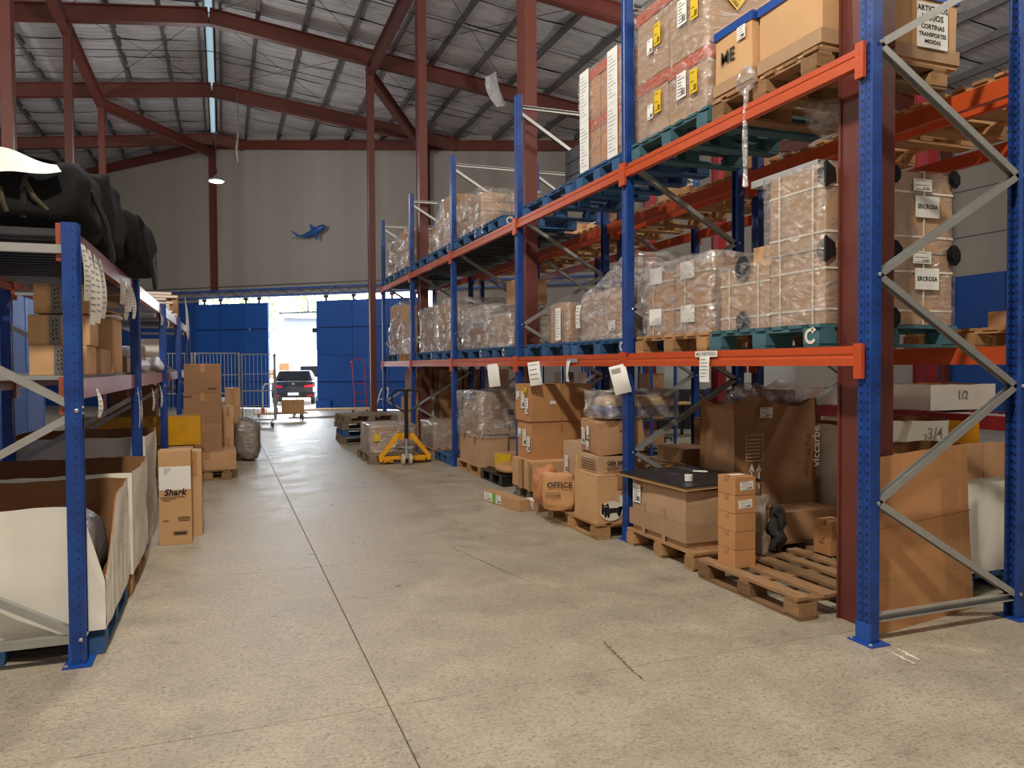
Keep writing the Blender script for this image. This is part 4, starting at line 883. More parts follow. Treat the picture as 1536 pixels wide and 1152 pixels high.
def load(label,x0,x1,y0,y1,z,ht,pm,n,wrapm='film_heavy',seed=0,along='x',mark=True,mat='card_grey',wrap=True,amp=.03,ph=True,taper=0):
    rg=random.Random(seed); p=pallet('%s pallet under %s'%({'wood_blue':'blue','wood':'pale wood','wood_teal':'teal','wood_old':'brown wood','wood_grey':'grey wood'}[pm],label),x0,x1,y0,y1,z,pm,along=along)
    if mark and pm in('wood_blue','wood_teal'): arrow_mark(p,(-(x1-x0)/2-.004,-(y1-y0)/2+.07,.066),'-x',.09)
    zz=z+PH+.002; a,c=x0+.08,x1-.06; d,e=y0+.05,y1-.05; nx,ny=n[0],n[1]
    for i in range(nx):
        for j in range(ny):
            hgt=0; lv=n[2]-(1 if rg.random()<.25 else 0)
            for kk in range(max(1,lv)):
                h=ht/n[2]*rg.uniform(.88,1.0); w=(c-a)/nx; dd=(e-d)/ny
                lay='' if n[2]==1 else {0:'bottom ',max(1,lv)-1:'top '}.get(kk,['second-layer ','third-layer ','fourth-layer ','fifth-layer ','sixth-layer '][kk-1] if kk else '')
                pos=('aisle-side' if i==0 else 'inner')+' '+{2:('near','far'),3:('near','middle','far')}[ny][j]
                o=carton('%s%s carton inside %s'%(lay,pos,label),(a+i*w+.011,a+(i+1)*w-.011,d+j*dd+.011,d+(j+1)*dd-.011,zz+hgt,zz+hgt+h-.006),mat,jit=.004,bulge=.003,tape=rg.choice('xy'),n=3,group='cartons inside %s'%label); hgt+=h
                if i==0 and rg.random()<.5: sticker(o,rg.uniform(-.1,.1),h*.5,.14,.1,'-x',nl=3,gap=.016)
    if wrap: film_wrap('stretch film around %s'%label,(a,c,d,e,zz,zz+ht),wrapm,.015,amp,14,seed,taper)
load('the slanting wrapped load, second bay mid level',3.46,4.5,6.24,7.42,ZB,.52,'wood_blue',(2,2,2),seed=104,wrap=False)
film_wrap('sloping stretch film around the slanting wrapped load, second bay mid level',(3.53,4.45,6.29,7.37,zA,zA+.80),'film_heavy',.015,.02,18,104,.10,slope=.42)
pallet('blue pallet under the small wrapped carton with a long white label, mid level',3.46,4.5,7.5,8.8,ZB,'wood_blue',along='x')
o=carton('wrapped carton with a long white label beside the thick column, mid level',(3.52,4.0,7.62,8.1,zA,2.27),'card','carton',tape='none'); vstrap(o,'x',-.1); sticker(o,.05,.2,.14,.36,'-x','paper',nl=10,gap=.04,bars=False); film_wrap('clear wrapping film',(3.52,4.0,7.62,8.1,zA,2.27),'film',.012,.012,10,105,parent=o)
carton('brown carton behind the long-labelled carton, mid level',(4.02,4.45,7.7,8.2,zA,2.42),'card_dark')
load('the crumpled near load, third bay mid level',3.46,4.5,9.46,10.38,ZB,.45,'wood_blue',(2,3,1),seed=106)
load('the dark far load, third bay mid level',3.46,4.5,10.42,11.66,ZB,.62,'wood_blue',(2,2,2),seed=107,mat='card_dark')
carton('single orange-brown carton standing high above the third bay wrapped loads',(4.05,4.5,10.5,11.0,2.49,2.86),'card_light')
load('the near wrapped load, fourth bay mid level',3.46,4.5,11.92,13.1,ZB,.85,'wood_blue',(2,2,5),seed=108,amp=.05,taper=.1)
load('the far wrapped load, fourth bay mid level',3.46,4.5,13.2,14.5,ZB,.8,'wood_blue',(2,2,4),seed=109)
load('the low load, fifth bay mid level',3.46,4.5,15.05,15.95,ZB,.3,'wood',(2,2,1),seed=110,mark=False)
load('the tall load, rack far end mid level',3.46,4.5,16.0,17.3,ZB,1.1,'wood_blue',(2,2,3),seed=111,amp=.05,taper=.15)
paper('white sheet stuck on the slanting wrapped load, mid level',at_x(868,458,3.50),.12,.24,'-x',5,curl=.02)
# back rack, middle level
pallet('natural wood pallet on the back rack right of the teal pallet',5.02,5.95,3.5,4.6,ZB,'wood',along='x'); carton('small brown carton on the back rack natural pallet',(5.3,5.75,3.7,4.1,zA,zA+.12),'card')
# ================================================================== RIGHT RACK, TOP LEVEL
ZT=3.395; zT=ZT+PH+.002
pallet('brown wood pallet under the carton with the handwritten paper, top beam',3.42,4.5,3.785,4.86,ZT,'wood_old',along='x')
o=carton('large brown carton with a handwritten paper on the top beam',(3.47,4.60,3.80,4.38,zT,zT+.50),'card_light','large_carton',jit=.008,tape='none'); band(o,.45,.06,'tape_blue',t=.003)
s=sticker(o,.32,.245,.27,.29,'-y','paper',nl=0,gap=.024,name='handwritten_paper')
for t,z,sz in (('ARTICULOS',.105,.05),('VARIOS',.05,.055),('CORTINAS',-.01,.042),('TRANSPORTES',-.06,.036),('MEDIDAS',-.105,.034)): text(t,sz,s,(0,-.003,z),'-y')
band(o,.07,.09,'tape_pale')
o=carton('brown carton with a blue tape top and ME written in marker, top beam',(3.44,4.0,4.42,4.84,zT,zT+.50),'card_light','large_carton',jit=.006,tape='none'); band(o,.455,.06,'tape_blue',t=.003); text('ME',.13,o,(-.296,.05,.26),'-x'); sticker(o,.11,.37,.09,.09,'-x',nl=5,gap=.02); band(o,.06,.08,'tape_pale')
softbody('crumpled_film','crumpled clear film hanging from the corner of the marker-written carton','plastic film',(3.37,4.40,3.45),(.07,.17,.16),'film_heavy',121,2.4,.04,freq=9)
tg=MB().tube([(3.40,4.43,3.5),(3.395,4.44,3.3),(3.385,4.43,3.1),(3.395,4.44,2.95),(3.39,4.43,2.82)],[.02,.016,.022,.014,.02],7).build('film_tail',M['film_heavy']); tag(tg,'twisted film tail dangling over the top orange beam','plastic film')
softbody('crumpled_film','sagging film bag under the top level pallet beside the near column','plastic film',(3.95,4.2,3.13),(.42,.28,.26),'film',124,2.2,.04)
pallet('dark teal pallet under the four orange-taped wrapped cartons, top beam',3.42,4.5,4.92,6.06,ZT,'wood_teal',along='x')
for (d,e,z0,z1,l) in ((4.97,5.5,zT,zT+.48,'lower near'),(5.52,6.0,zT,zT+.50,'lower far'),(4.95,5.5,zT+.484,zT+1.12,'upper near'),(5.52,6.01,zT+.504,zT+1.12,'upper far')):
    o=carton('%s carton of the four orange-taped wrapped cartons, top beam'%l,(3.46,4.3,d,e,z0,z1),'card_grey','large_carton',jit=.008,tape='none'); band(o,z1-z0-.06,.1,'tape_orange',t=.002)
    sticker(o,.12,(z1-z0)*.5,.1,.18,'-x','tape_yellow',nl=3,gap=.03); 
    if 'near' in l: sticker(o,-.05,(z1-z0)*.55,.13,.2,'-x',nl=7,gap=.03); sticker(o,-.2,.35,.14,.14,'-y','tape_yellow',nl=3,gap=.03,roll=40)
    else: sticker(o,.0,(z1-z0)*.4,.09,.12,'-x',nl=2,gap=.03)
film_wrap('glossy film around the four orange-taped cartons, top beam',(3.45,4.31,4.95,6.02,zT,zT+1.13),'film',.012,.012,16,122)
# bay 2 top: paper-covered cartons
pallet('dark blue pallet under the paper-covered cartons, top beam',3.42,4.4,6.29,7.2,ZT,'wood_blue',along='x')
for i,(d,e) in enumerate(((6.31,6.72),(6.74,7.16))):
    for j,(z0,z1) in enumerate(((zT,zT+.50),(zT+.503,zT+.98))):
        o=carton('%s %s orange-taped carton covered with paper sheets, top beam'%(('lower','upper')[j],('near','far')[i]),(3.46,4.1,d,e,z0,z1),'card_orange','large_carton',jit=.006,tape='none',group='paper-covered cartons on the top beam'); band(o,.42,.1,'tape_orange',t=.002)
        sticker(o,.08-.16*i,.24,.2,.50,'-x','paper',nl=12,gap=.03,name='paper_sheet',bars=False,ink='inkgrey')
film_wrap('clear film around the paper-covered cartons',(3.45,4.11,6.31,7.17,zT,zT+.98),'film',.01,.01,12,123)
pallet('dark blue empty pallet behind the column, top beam',3.45,4.4,7.4,8.8,ZT,'wood_blue',along='x')
for k in range(3):
    c_=empty('crate',(3.95,7.75+.0*k,zT+k*.15)); tag(c_,'dark open-sided crate, %s of the three stacked behind the column top level'%('bottom','middle','top')[k],'crate')
    MB().box(-.3,.3,-.2,.2,0,.02).build('crate_base',M['darksteel'],c_)
    for s in (-1,1):
        for q in range(7): MB().box(-.3+q*.095,-.27+q*.095,s*.2-.01,s*.2+.01,0,.12).build('crate_slat',M['darksteel'],c_)
        MB().box(-.3,.3,s*.2-.012,s*.2+.012,.11,.14).build('crate_rim',M['darksteel'],c_); MB().box(s*.3-.012,s*.3+.012,-.2,.2,.0,.14).build('crate_end',M['darksteel'],c_)
# bay 3 top
pl=pallet('blue pallet with a wire basket on it, third bay top beam',3.42,4.5,9.46,10.42,ZT+.02,'wood_blue',along='x'); arrow_mark(pl,(-.43,-.485,.07),'-y',.1); arrow_mark(pl,(-.545,.30,.07),'-x',.1)
wf=empty('wire_basket',(3.85,9.8,ZT+PH+.10)); tag(wf,'grey wire basket tilted on a blue pallet, top beam','basket'); wf.rotation_euler=(R(14),0,R(10))
for k in range(6): MB().tube([(-.2+.08*k,-.25,.3),(-.2+.08*k,-.2,0),(-.2+.08*k,.25,0),(-.2+.08*k,.3,.3)],.006,5).build('wire',M['galv'],wf)
for z in (.02,.15,.3): MB().tube([(-.22,-.24-.05*z,z),(.22,-.24-.05*z,z),(.22,.27,z),(-.22,.27,z)],.007,5,True).build('wire_ring',M['galv'],wf)
softbody('black_bundle','black plastic bundle beside the wire basket, top beam','bundle',(4.25,10.12,ZT+PH+.025),(.4,.4,.16),'black',131,3,.02)
load('the film-bound heap, third bay top level',3.42,4.5,10.5,11.66,ZT+.02,.58,'wood_blue',(2,3,4),seed=132,wrapm='film',amp=.05)
load('the high wrapped load, fourth bay top level',3.42,4.5,11.95,13.2,ZT+.02,.85,'wood_blue',(2,2,3),seed=133,amp=.06,taper=.15)
pallet('empty blue pallet at the far half of the fourth bay, top beam',3.42,4.5,13.28,14.5,ZT+.02,'wood_blue',along='x')
load('the silvery load, fifth bay top level',3.42,4.5,15.05,16.05,ZT+.02,.82,'wood_blue',(2,2,2),seed=134,amp=.06,taper=.12)
load('the wrapped load, rack far end top level',3.42,4.5,16.12,17.3,ZT+.02,.75,'wood_blue',(2,2,3),seed=135,amp=.06)
# back rack top: pale pallets seen from below
for k,(y0,y1) in enumerate(((3.5,4.6),(4.75,6.05),(6.3,7.5),(7.6,8.8),(9.1,10.3),(10.45,11.66),(11.95,13.1),(13.2,14.5))):
    pallet('pale wooden pallet on the back rack top level, %s from the near end'%ORD[k],4.9,5.95,y0,y1,ZT,'wood',along='x',group='pallets on top of the back rack')
    if k>1: 
        rg=random.Random(k); o=carton('small pale carton on the back rack top, %s pallet from the near end'%ORD[k],(5.0,5.4,y0+.2,y0+.6,zT,zT+rg.uniform(.12,.25)),'card_light',group='loose cartons on the back rack top')
# ---- papers on the beams
paper('paper list taped below the MULTI strip on the middle beam',at_x(1057,535,3.37),.13,.19,'-x',6,curl=.008)
q=at_x(1059,531,3.372); st=MB().box(-.14,.14,-.001,0,-.022,.022).build('paper_strip',M['paper'],None,(3.372,q.y,q.z),R(-90)); tag(st,'paper strip lettered MULTIENTREGA on the middle orange beam','paper'); text('MULTIENTREGA',.034,st,(0,-.002,0),mat='inkgrey')
q=at_x(858,541,3.372); st=MB().box(-.13,.13,-.001,0,-.02,.02).build('paper_strip',M['greypanel'],None,(3.372,q.y,q.z),R(-90)); tag(st,'grey lettered strip on the second bay middle beam','paper')
paper('narrow printed list hanging below the grey strip in the second bay',at_x(853,541,3.372),.1,.22,'-x',8)
paper('curled white paper hanging at the right end of the second bay beam',at_x(925,548,3.32),.15,.26,'-y',1,curl=.08,roll=-14,rz=-30)
paper('white paper sheet hanging beside the third upright',at_x(800,543,3.33),.14,.27,'-y',4,roll=-8,curl=.05,rz=-30)
paper('blank white paper hanging in the third bay below the beam',at_x(739,546,3.33),.15,.3,'-y',0,roll=-6,curl=.05,rz=-25)
# ================================================================== LEFT RACK
pallet('blue pallet under the nearest torn white bin',-1.74,-.64,4.80,5.88,0,'wood_blue')
pallet('brown pallet under the second white bin on the left',-1.74,-.62,5.98,7.06,0,'wood')
g1=open_box('nearest white corrugated bin, torn open at its aisle corner',(-1.78,-.63,4.78,5.90,PH,.84),seed=1,n=24,jit=.02,
  topfn=lambda s,u:(1 if s not in('-y','+x') else ((1-.62*max(0,(u-.90)/.10)) if s=='-y' else (.42+.58*min(1,max(0,u-.06)/.34)**.8))))
g2=open_box('second white corrugated bin behind the torn one',(-1.78,-.61,5.98,7.08,PH,.86),seed=2,n=14,jit=.02)
for g in (g1,g2):
    for k,(u,v) in enumerate(((.1,.45),(.16,.3),(-.05,.38),(.3,.5))): MB().box(.592,.594,u,u+.05,v,v+.004).build('pen_mark',M['inkgrey'],g,(.0,0,0))
    for k in range(5): MB().box(.590,.5915,-.4+k*.2,-.397+k*.2,.03,.5).build('crease',M['card_white'],g)
sf=softbody('foil_bag','silver bubble-foil bag bulging out of the torn white bin','foil bag',(-.83,5.02,.36),(.34,.44,.44),'silver',201,3,.04,18,freq=6)
rl=MB().box(-.028,.028,-.002,0,-.06,.06).build('red_label',M['redlabel'],sf,(.10,-.225,.10),R(25)); b=MB(); b.box(-.009,.009,-.004,-.002,-.05,.02); b.add([(-.02,-.004,.018),(.02,-.004,.018),(0,-.004,.05)],[(0,1,2)]); b.build('white_arrow',M['inkwhite'],rl)
g3=open_box('third white bin partly behind the lettered carton',(-1.75,-.66,7.6,8.7,.004,.98),seed=3,jit=.03)
# Lettered carton and its neighbour
P=at_z(242,817,0); sk=carton('tall brown carton lettered Shark with a white label on the aisle floor',(-.555,-.285,7.53,7.78,.002,.845),'card_light','tall_carton',jit=.003,bulge=.004,tape='x')
text('Shark',.08,sk,(0,-.1345,.47),'-y',shear=.2,bold=.03); 
for k,(u,v,w) in enumerate(((-.02,.425,.2),(-.05,.41,.12),(-.07,.395,.06),(.07,.24,.1),(.07,.225,.1),(.07,.21,.09),(-.08,.215,.05))): MB().box(u-w/2,u+w/2,-.001,0,v,v+.006).build('printed_line',M['inkbrown'],sk,(0,-.1315,0))
b=MB()
for a in ((-.06,.06,.115,.118),(-.06,.06,.085,.088),(-.06,-.057,.085,.118),(.057,.06,.085,.118)): b.box(a[0],a[1],-.001,0,a[2],a[3])
b.box(-.05,.05,-.001,0,.094,.108); b.build('printed_panel',M['ink'],sk,(.04,-.1315,0))
s=sticker(sk,.0,.60,.262,.21,'-y','label',nl=0,gap=.007,name='paper_label'); 
for k in range(5): MB().box(-.09,-.09+.06-.01*k,-.002,-.001,.085-k*.013,.089-k*.013).build('printed_line',M['inkgrey'],s)
carton('slim brown carton right behind the lettered Shark carton',(-.33,-.205,7.84,8.1,.002,.80),'card_light','tall_carton',tape='y')
# mid shelf of left rack
ZS=1.557
def tape_swirl(o,u,face='-y'):
    dx,dy,dz=o['_d']; t=MB().box(u-.032,u+.032,-dy/2-.012,-dy/2-.011,.0,dz).build('grey_tape',M['tape_grey'],o)
    for k in range(3): disc(t,(u,-dy/2-.0135,dz*(.2+.3*k)),.014,.014,'ink','swirl_mark'); text('S',.05,t,(u,-dy/2-.0137,dz*(.2+.3*k)),'-y','inkgrey')
    for k in range(2): text('G',.04,t,(u,-dy/2-.0132,dz*(.35+.3*k)),'-y','ink',roll=90)
for k,(xl,xr,pb,pt,l) in enumerate(((44,131,568,526,'bottom'),(41,134,526,481,'middle'),(48,130,476,430,'top'))):
    B=fb(5.3,xl,xr,pb,pt,.34); z0=(ZS,ZS+.182,ZS+.372)[k]; o=carton('brown carton with grey printed tape, %s of the three on the left shelf'%l,(B[0],B[1],5.3+.02*k,5.66,z0,z0+.178),'card_light','taped_carton',tape='none',jit=.002); tape_swirl(o,-.02 if k else .01)
for k,(a,c,z1,m,l) in enumerate(((-.86,-.82,.17,'card_white','first'),(-.81,-.785,.165,'card_grey','second'))):
    o=carton('slim upright %s box beside the lowest taped carton'%('white','grey-brown')[k],(-.9+.08*k,-.835+.08*k,5.75,6.1,ZS,ZS+z1),m,'slim_box',tape='none')
o=carton('carton with grey printed tape behind the slim boxes on the left shelf',(-1.02,-.80,6.2,6.55,ZS,ZS+.17),'card_light','taped_carton',tape='none'); tape_swirl(o,-.06)
o=carton('wide brown carton under an open flap on the left shelf',(-1.18,-.79,6.62,7.2,ZS,ZS+.42),'card_light','carton',tape='none')
for k in range(2): softbody('padded_envelope',('white padded envelope with blue edge on the wide shelf carton','kraft padded envelope on top of the white one')[k],'envelope',(-.95,6.85,ZS+.425+.03*k),(.40-.05*k,.55,.03),('polybag','kraft')[k],211+k,4,.006)
b=MB(); b.grid(3,3,lambda u,v:(-1.16+.4*u,6.75+.25*v,ZS+.50+.13*math.sin(v*1.4)+.02*u)); fl_=b.build('cardboard_flap',M['card']); fl_.modifiers.new('t','SOLIDIFY').thickness=.004; tag(fl_,'bent brown cardboard piece above the envelopes on the left shelf','cardboard')
its=[(-1.0,-.80,7.62,7.9,.13,'card_grey','grey-brown carton just past the second left upright'),(-.98,-.76,8.0,8.35,.12,'card','brown carton beside crumpled poly bags on the left shelf'),(-1.2,-.82,8.9,9.4,.14,'card_light','light carton behind the poly bags on the left shelf'),(-1.2,-.85,9.5,10.0,.28,'card','taller carton at the left shelf middle'),(-1.15,-.75,10.6,11.1,.16,'card','flat carton past the third left upright'),(-1.1,-.75,11.3,11.9,.42,'card_white','whitish carton at the far left shelf'),(-1.6,-1.22,10.6,11.1,.5,'card_dark','dark carton deep in the far left shelf')]
for x0_,x1_,y0_,y1_,h,m,l in its: carton(l,(x0_,x1_,y0_,y1_,ZS,ZS+h),m,tape='x')
for k,(x,y,sx,sy,sz,l) in enumerate(((-.86,7.72,.2,.3,.09,'crumpled pale blue poly mailer on the carton past the second left upright'),(-.80,8.6,.2,.4,.1,'white poly mailer lying at the left shelf edge'),(-.80,10.09,.25,.2,.16,'white plastic bag hanging over the left shelf edge farther off'))):
    softbody('poly_mailer',l,'parcel',(x,y,ZS+(.135 if k==0 else .002)),(sx,sy,sz),'polybag',221+k,3,.03,12,freq=7)
# hanging paper slips on left beams
for k,(px,py,w,h,l) in enumerate(((145,583,.05,.17,'narrow paper slip hanging under the near mid shelf beam'),(207,580,.10,.36,'long paper slip hanging at the second left upright'),(228,582,.05,.24,'tilted paper slip hanging past the second left upright'),(240,578,.07,.26,'wide paper slip hanging by the third left upright'))):
    paper(l,at_x(px,py,-.70),w,h,'+x',5,roll=(0,0,12,10)[k])
for k,px in enumerate((124,133,142,149,179,185,191,197,240,250)):
    p=at_x(px,352+(px-110)*.72,-.695); paper('paper tag on the left rack top beam, %s from the near end'%ORD[k],(p.x,p.y,2.26),(.13,.12,.12,.1)[k%4],(.30,.42,.40,.36,.2,.3,.22,.26,.16,.14)[k],'+x',9,group='paper tags on the left rack top beam',roll=(k%3-1)*3)
# black bags on top of the left rack
ZK=2.358
def bag(label,c,d,seed,rz,flapped=True):
    o=softbody('duffel_bag',label,'bag',c,d,'fabric',seed,6,.05,26,rz,freq=3.2,ridge=.05)
    X,Y,Z=d[0]/2,d[1]/2,d[2]
    for s in (-1,1):
        MB().tube([(s*X*.35,-Y*1.0,.05),(s*X*.36,-Y*1.06,Z*.5),(s*X*.36,-Y*.8,Z*.95),(s*X*.36,0,Z*1.06),(s*X*.36,Y*.8,Z*.95),(s*X*.35,Y*1.03,Z*.3)],.018,6).build('carry_strap',M['webbing'],o)
    MB().tube([(X*.98,-Y*.5,Z*.7),(X*1.12,-Y*.3,Z*.2),(X*1.16,-Y*.1,-.12),(X*1.12,Y*.2,-.05),(X*1.0,Y*.4,Z*.5)],.016,6).build('shoulder_strap',M['webbing'],o)
    MB().tube([(-X*.9,-Y*.2,Z*.96),(0,-Y*.25,Z*1.02),(X*.9,-Y*.2,Z*.95)],.008,5).build('zipper',M['webbing'],o)
    return o
bg=bag('big black duffel bag with a white paper on top, nearest on the left rack',(-1.15,5.24,ZK),(.93,.86,.37),301,0)
bg2=bag('smaller black bag drooping over the left rack edge behind the big one',(-.84,6.95,ZK),(.58,1.1,.44),305,R(-3))
bgl=softbody('duffel_bag','black flat-topped bag lying behind the big duffel on the left rack','bag',(-1.08,6.02,ZK),(.82,.6,.54),'fabric',307,7,.05,22,freq=3,ridge=.05)
b=MB(); b.grid(10,6,lambda u,v:(.0+.36*u*(1-.15*v)+.02*v,-.53+.07*v-.02*math.sin(u*3),.24+.05*u+(.17-.12*u)*v+.012*math.sin(u*6))); b.build('paper_sheet',M['paper'],bg,smooth=True)
b=MB(); b.grid(10,8,lambda u,v:(-.05+.46*u,-.24+.6*v,.44-.02*math.sin(u*4)-.05*v-.10*u**3+.02*math.sin(v*6+u*3))); o=b.build('bag_flap',M['fabric'],bg,smooth=True); o.modifiers.new('t','SOLIDIFY').thickness=.015
for k,(pts) in enumerate((((.06,-.455,.20),(.07,-.465,.13),(.09,-.46,.07)),((.17,-.455,.24),(.22,-.465,.15),(.28,-.46,.09)))): MB().tube(pts,[.012,.016,.012],6).build('faded_print',M['gold'],bg)
# folders at the far end of the left rack top
rg=random.Random(5)
for k in range(9):
    w=.5+rg.uniform(-.06,.06); o=MB().box(-w/2,w/2,-.2,.2,0,.045).build('folder',M[rg.choice(('card','card_light','kraft','card_grey'))],None,(-.98+rg.uniform(-.05,.05),13.5,ZK+.003+k*.0475),R(rg.uniform(-9,9))); tag(o,'card folder in the far top pile of the left rack, %s from the bottom'%ORD[k],'folder','folders piled at the far top of the left rack'); MB().box(-w/2+.01,w/2-.01,-.202,-.2,.008,.037).build('paper_edges',M['paper'],o)
carton('brown carton under the paper pile at the far top of the left rack',(-1.1,-.7,14.0,14.5,ZK+.002,ZK+.40),'card'); 
for k in range(3): paper('%s loose paper hanging over the far top end of the left rack'%('near','middle','far')[k],(-.585,14.2+.3*k,ZK+.42-.05*k),.25,.6,'+x',0,group='loose papers at the far left rack top')
# blue partition behind the left rack
pt=empty('blue_partition',(-2.66,4,0)); tag(pt,'tall blue panel partition standing behind the left rack','partition')
for k in range(9): MB().box(-.02,.02,k*1.1+.01,k*1.1+1.07,.02,2.62).build('partition_panel',M['blue_door'],pt)
for k in range(10): MB().box(-.03,.03,k*1.1-.03,k*1.1+.01,0,2.66).build('partition_post',M['blueplain'],pt)
# ================================================================== LEFT AISLE, FURTHER BACK
for k in range(3):
    x0_,x1_=at_y(274,600,11.85).x,at_y(332,600,11.85).x
    o=carton('large brown carton, %s of the three stacked beyond the yellow-wrapped box'%('lowest','middle','topmost')[k],(x0_+.01*k,x1_,11.85,12.45,.385+.42*k,.385+.42*(k+1)-.003),'card_dark','large_carton',tape='y',jit=.003)
    for (u,v) in ((.13,.06),) if k==2 else ((-.2,.37),): MB().box(u-.06,u+.06,-.001,0,v,v+.012).build('printed_line',M['inkbrown'],o,(0,-.312,0))
pallet('brown pallet on the floor under the film-taped long cartons at left',-.55,.10,11.6,12.5,0,'wood_old',along='x')
carton('long film-taped carton lying under the stack of three big cartons',(-.62,.16,11.62,12.5,PH,.38),'card','long_carton',tape='y',jit=.008)
yw=carton('yellow-wrapped long box behind the left rack uprights',(-1.75,-.28,10.5,10.95,.62,.98),'yellow_wrap','yellow_box',tape='none',seam=False,jit=.02,n=10)
carton('brown wrapped carton below the yellow-wrapped box',(-.95,-.36,10.42,10.95,.002,.60),'card_grey',tape='x',jit=.01)
carton('brown carton holding up the inner end of the yellow-wrapped box',(-1.7,-1.1,10.45,11.0,.002,.60),'card_dark',tape='x',jit=.01)
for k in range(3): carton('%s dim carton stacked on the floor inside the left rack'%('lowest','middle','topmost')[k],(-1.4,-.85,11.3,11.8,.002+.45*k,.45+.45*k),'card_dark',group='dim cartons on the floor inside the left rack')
for k,(px0,px1,z0,z1,y,l) in enumerate(((333,350,.002,.45,13.2,'lower bulging carton behind the stack of three'),(333,350,.453,.95,13.2,'upper bulging carton behind the stack of three'),(338,361,.002,1.22,14.3,'tall brown carton next to the wire cage'))):
    a,c=at_y(px0,600,y).x,at_y(px1,600,y).x; carton(l,(a,c,y,y+.55,z0,z1),'card_light' if k<2 else 'card',jit=.012)
wbd=softbody('wrapped_bundle','grey film-wrapped round bundle on the floor before the wire cage','bundle',(.37,13.95,.002),(.41,.64,.69),'garment',402,3.2,.03,18,freq=6,ridge=.05)
softbody('film_cover','','',(0,0,0),(.44,.68,.72),'film',402,3.2,.03,18,freq=6,ridge=.05,parent=wbd)
def rollcage(label,x0,x1,y0,y1,h,bars,rz=0,open_side=None):
    o=empty('roll_cage',((x0+x1)/2,(y0+y1)/2,0),rz); tag(o,label,'cage'); X,Y=(x1-x0)/2,(y1-y0)/2; zb=.2
    MB().box(-X,X,-Y,Y,zb,zb+.04).build('platform',M['galv'],o)
    wm=MB().lathe([(.0,-.018),(.06,-.018),(.06,.018),(.0,.018)],12,axis='x').mesh('castor_wheel',M['rubber']); fk=MB().box(-.03,-.022,-.02,.02,0,.09).box(.022,.03,-.02,.02,0,.09).box(-.03,.03,-.03,.03,.085,.1).mesh('castor_fork',M['galv'])
    for sx in (-1,1):
        for sy in (-1,1):
            f=put('castor',fk,o,(sx*(X-.08),sy*(Y-.08),.1)); put('castor_wheel',wm,f,(0,0,-.038))
    for s,(a,c) in enumerate((((-X,-Y),(-X,Y)),((X,-Y),(X,Y)),((-X,Y),(X,Y)))):
        a=Vector((a[0],a[1],0)); c=Vector((c[0],c[1],0))
        MB().tube([a+Vector((0,0,zb)),a+Vector((0,0,h-.06)),a.lerp(c,.05)+Vector((0,0,h)),a.lerp(c,.95)+Vector((0,0,h)),c+Vector((0,0,h-.06)),c+Vector((0,0,zb))],.016,6).build('side_frame',M['galv'],o)
        for z in (.55,.95,1.4): MB().tube([a+Vector((0,0,z)),c+Vector((0,0,z))],.01 if z!=.95 else .02,5).build('side_rail',M['galv'],o)
        for k in range(1,bars): 
            q=a.lerp(c,k/bars); MB().tube([q+Vector((0,0,zb)),q+Vector((0,0,h))],.006,5).build('side_wire',M['galv'],o)
    return o
rollcage('empty wire roll cage in front of the door opening',.46,1.28,20.9,21.7,1.93,8)
rollcage('wire roll cage left of the empty one, behind the carton stack',-.62,.36,19.3,20.1,1.93,12)
rollcage('wire roll cage farthest left behind the shelving rack end',-1.5,-.7,19.6,20.4,1.93,9)
for k,(x,z,l) in enumerate(((-.1,.245,'carton on the base of the left wire roll cage'),)): carton(l,(-.5,.28,19.4,20.0,.245,.72),'card_grey',jit=.01)
tg2=softbody('poly_mailer','pale grey bag on the carton in the left wire roll cage','parcel',(-.1,19.7,.725),(.6,.45,.14),'polybag',405,3,.03,12)
def wheel(o,loc,r,w,mat='rubber',axis='x',name='wheel'): return MB().lathe([(.0,-w/2),(r*.8,-w/2),(r,-w*.3),(r,w*.3),(r*.8,w/2),(.0,w/2)],14,axis=axis).build(name,M[mat],o,loc)
# platform trolley with orange fittings
pt2=empty('platform_trolley',(1.55,23.4,0)); tag(pt2,'yellow-decked platform trolley with white hoop handle near the doors','trolley')
MB().box(-.75,.75,-.4,.4,.22,.26).build('deck',M['plank'],pt2)
for sx in (-.6,.6):
    for sy in (-.3,.3): wheel(pt2,(sx,sy,.085),.08,.04); MB().box(sx-.03,sx+.03,sy-.03,sy+.03,.08,.22).build('castor_bracket',M['galv'],pt2)
MB().tube([(-.5,-.3,.26),(-.5,-.3,.95),(-.44,-.3,1.1),(-.2,-.3,1.1),(-.14,-.3,.95),(-.14,-.3,.26)],.025,7).build('handle',M['carwhite'],pt2)
for x in (-.5,-.14): MB().box(x-.05,x+.05,-.36,-.26,.26,.42).build('orange_clamp',M['orange_plastic'],pt2)
o=carton('brown carton riding on the platform trolley',(1.6,2.2,23.15,23.6,.262,.62),'card_light')
# hand trucks
def handtruck(label,x,y,rz,mat,h=1.2,w=.36,lean=12):
    o=empty('hand_truck',(x,y,0)); o.rotation_euler=(0,0,R(rz)); tag(o,label,'hand truck'); L=R(lean)
    f=lambda u,v:(u,math.sin(L)*v,.1+math.cos(L)*v)
    MB().tube([f(-w/2,0),f(-w/2,h-.15),f(-w/2+.08,h),f(w/2-.08,h),f(w/2,h-.15),f(w/2,0)],.018,7).build('frame',M[mat],o)
    for v in (.3,.6,.9): MB().tube([f(-w/2,v),f(w/2,v)],.013,6).build('cross_bar',M[mat],o)
    MB().tube([f(-w/2,h-.1),(-w/2,math.sin(L)*h+.15,h),(-w/2,math.sin(L)*h+.12,h-.2)],.014,6).build('grip',M[mat],o)
    MB().box(-w/2-.03,w/2+.03,-.2,.02,.012,.024).build('toe_plate',M[mat],o)
    for s in (-1,1): wheel(o,(s*(w/2+.05),.08,.102),.1,.05)
    return o
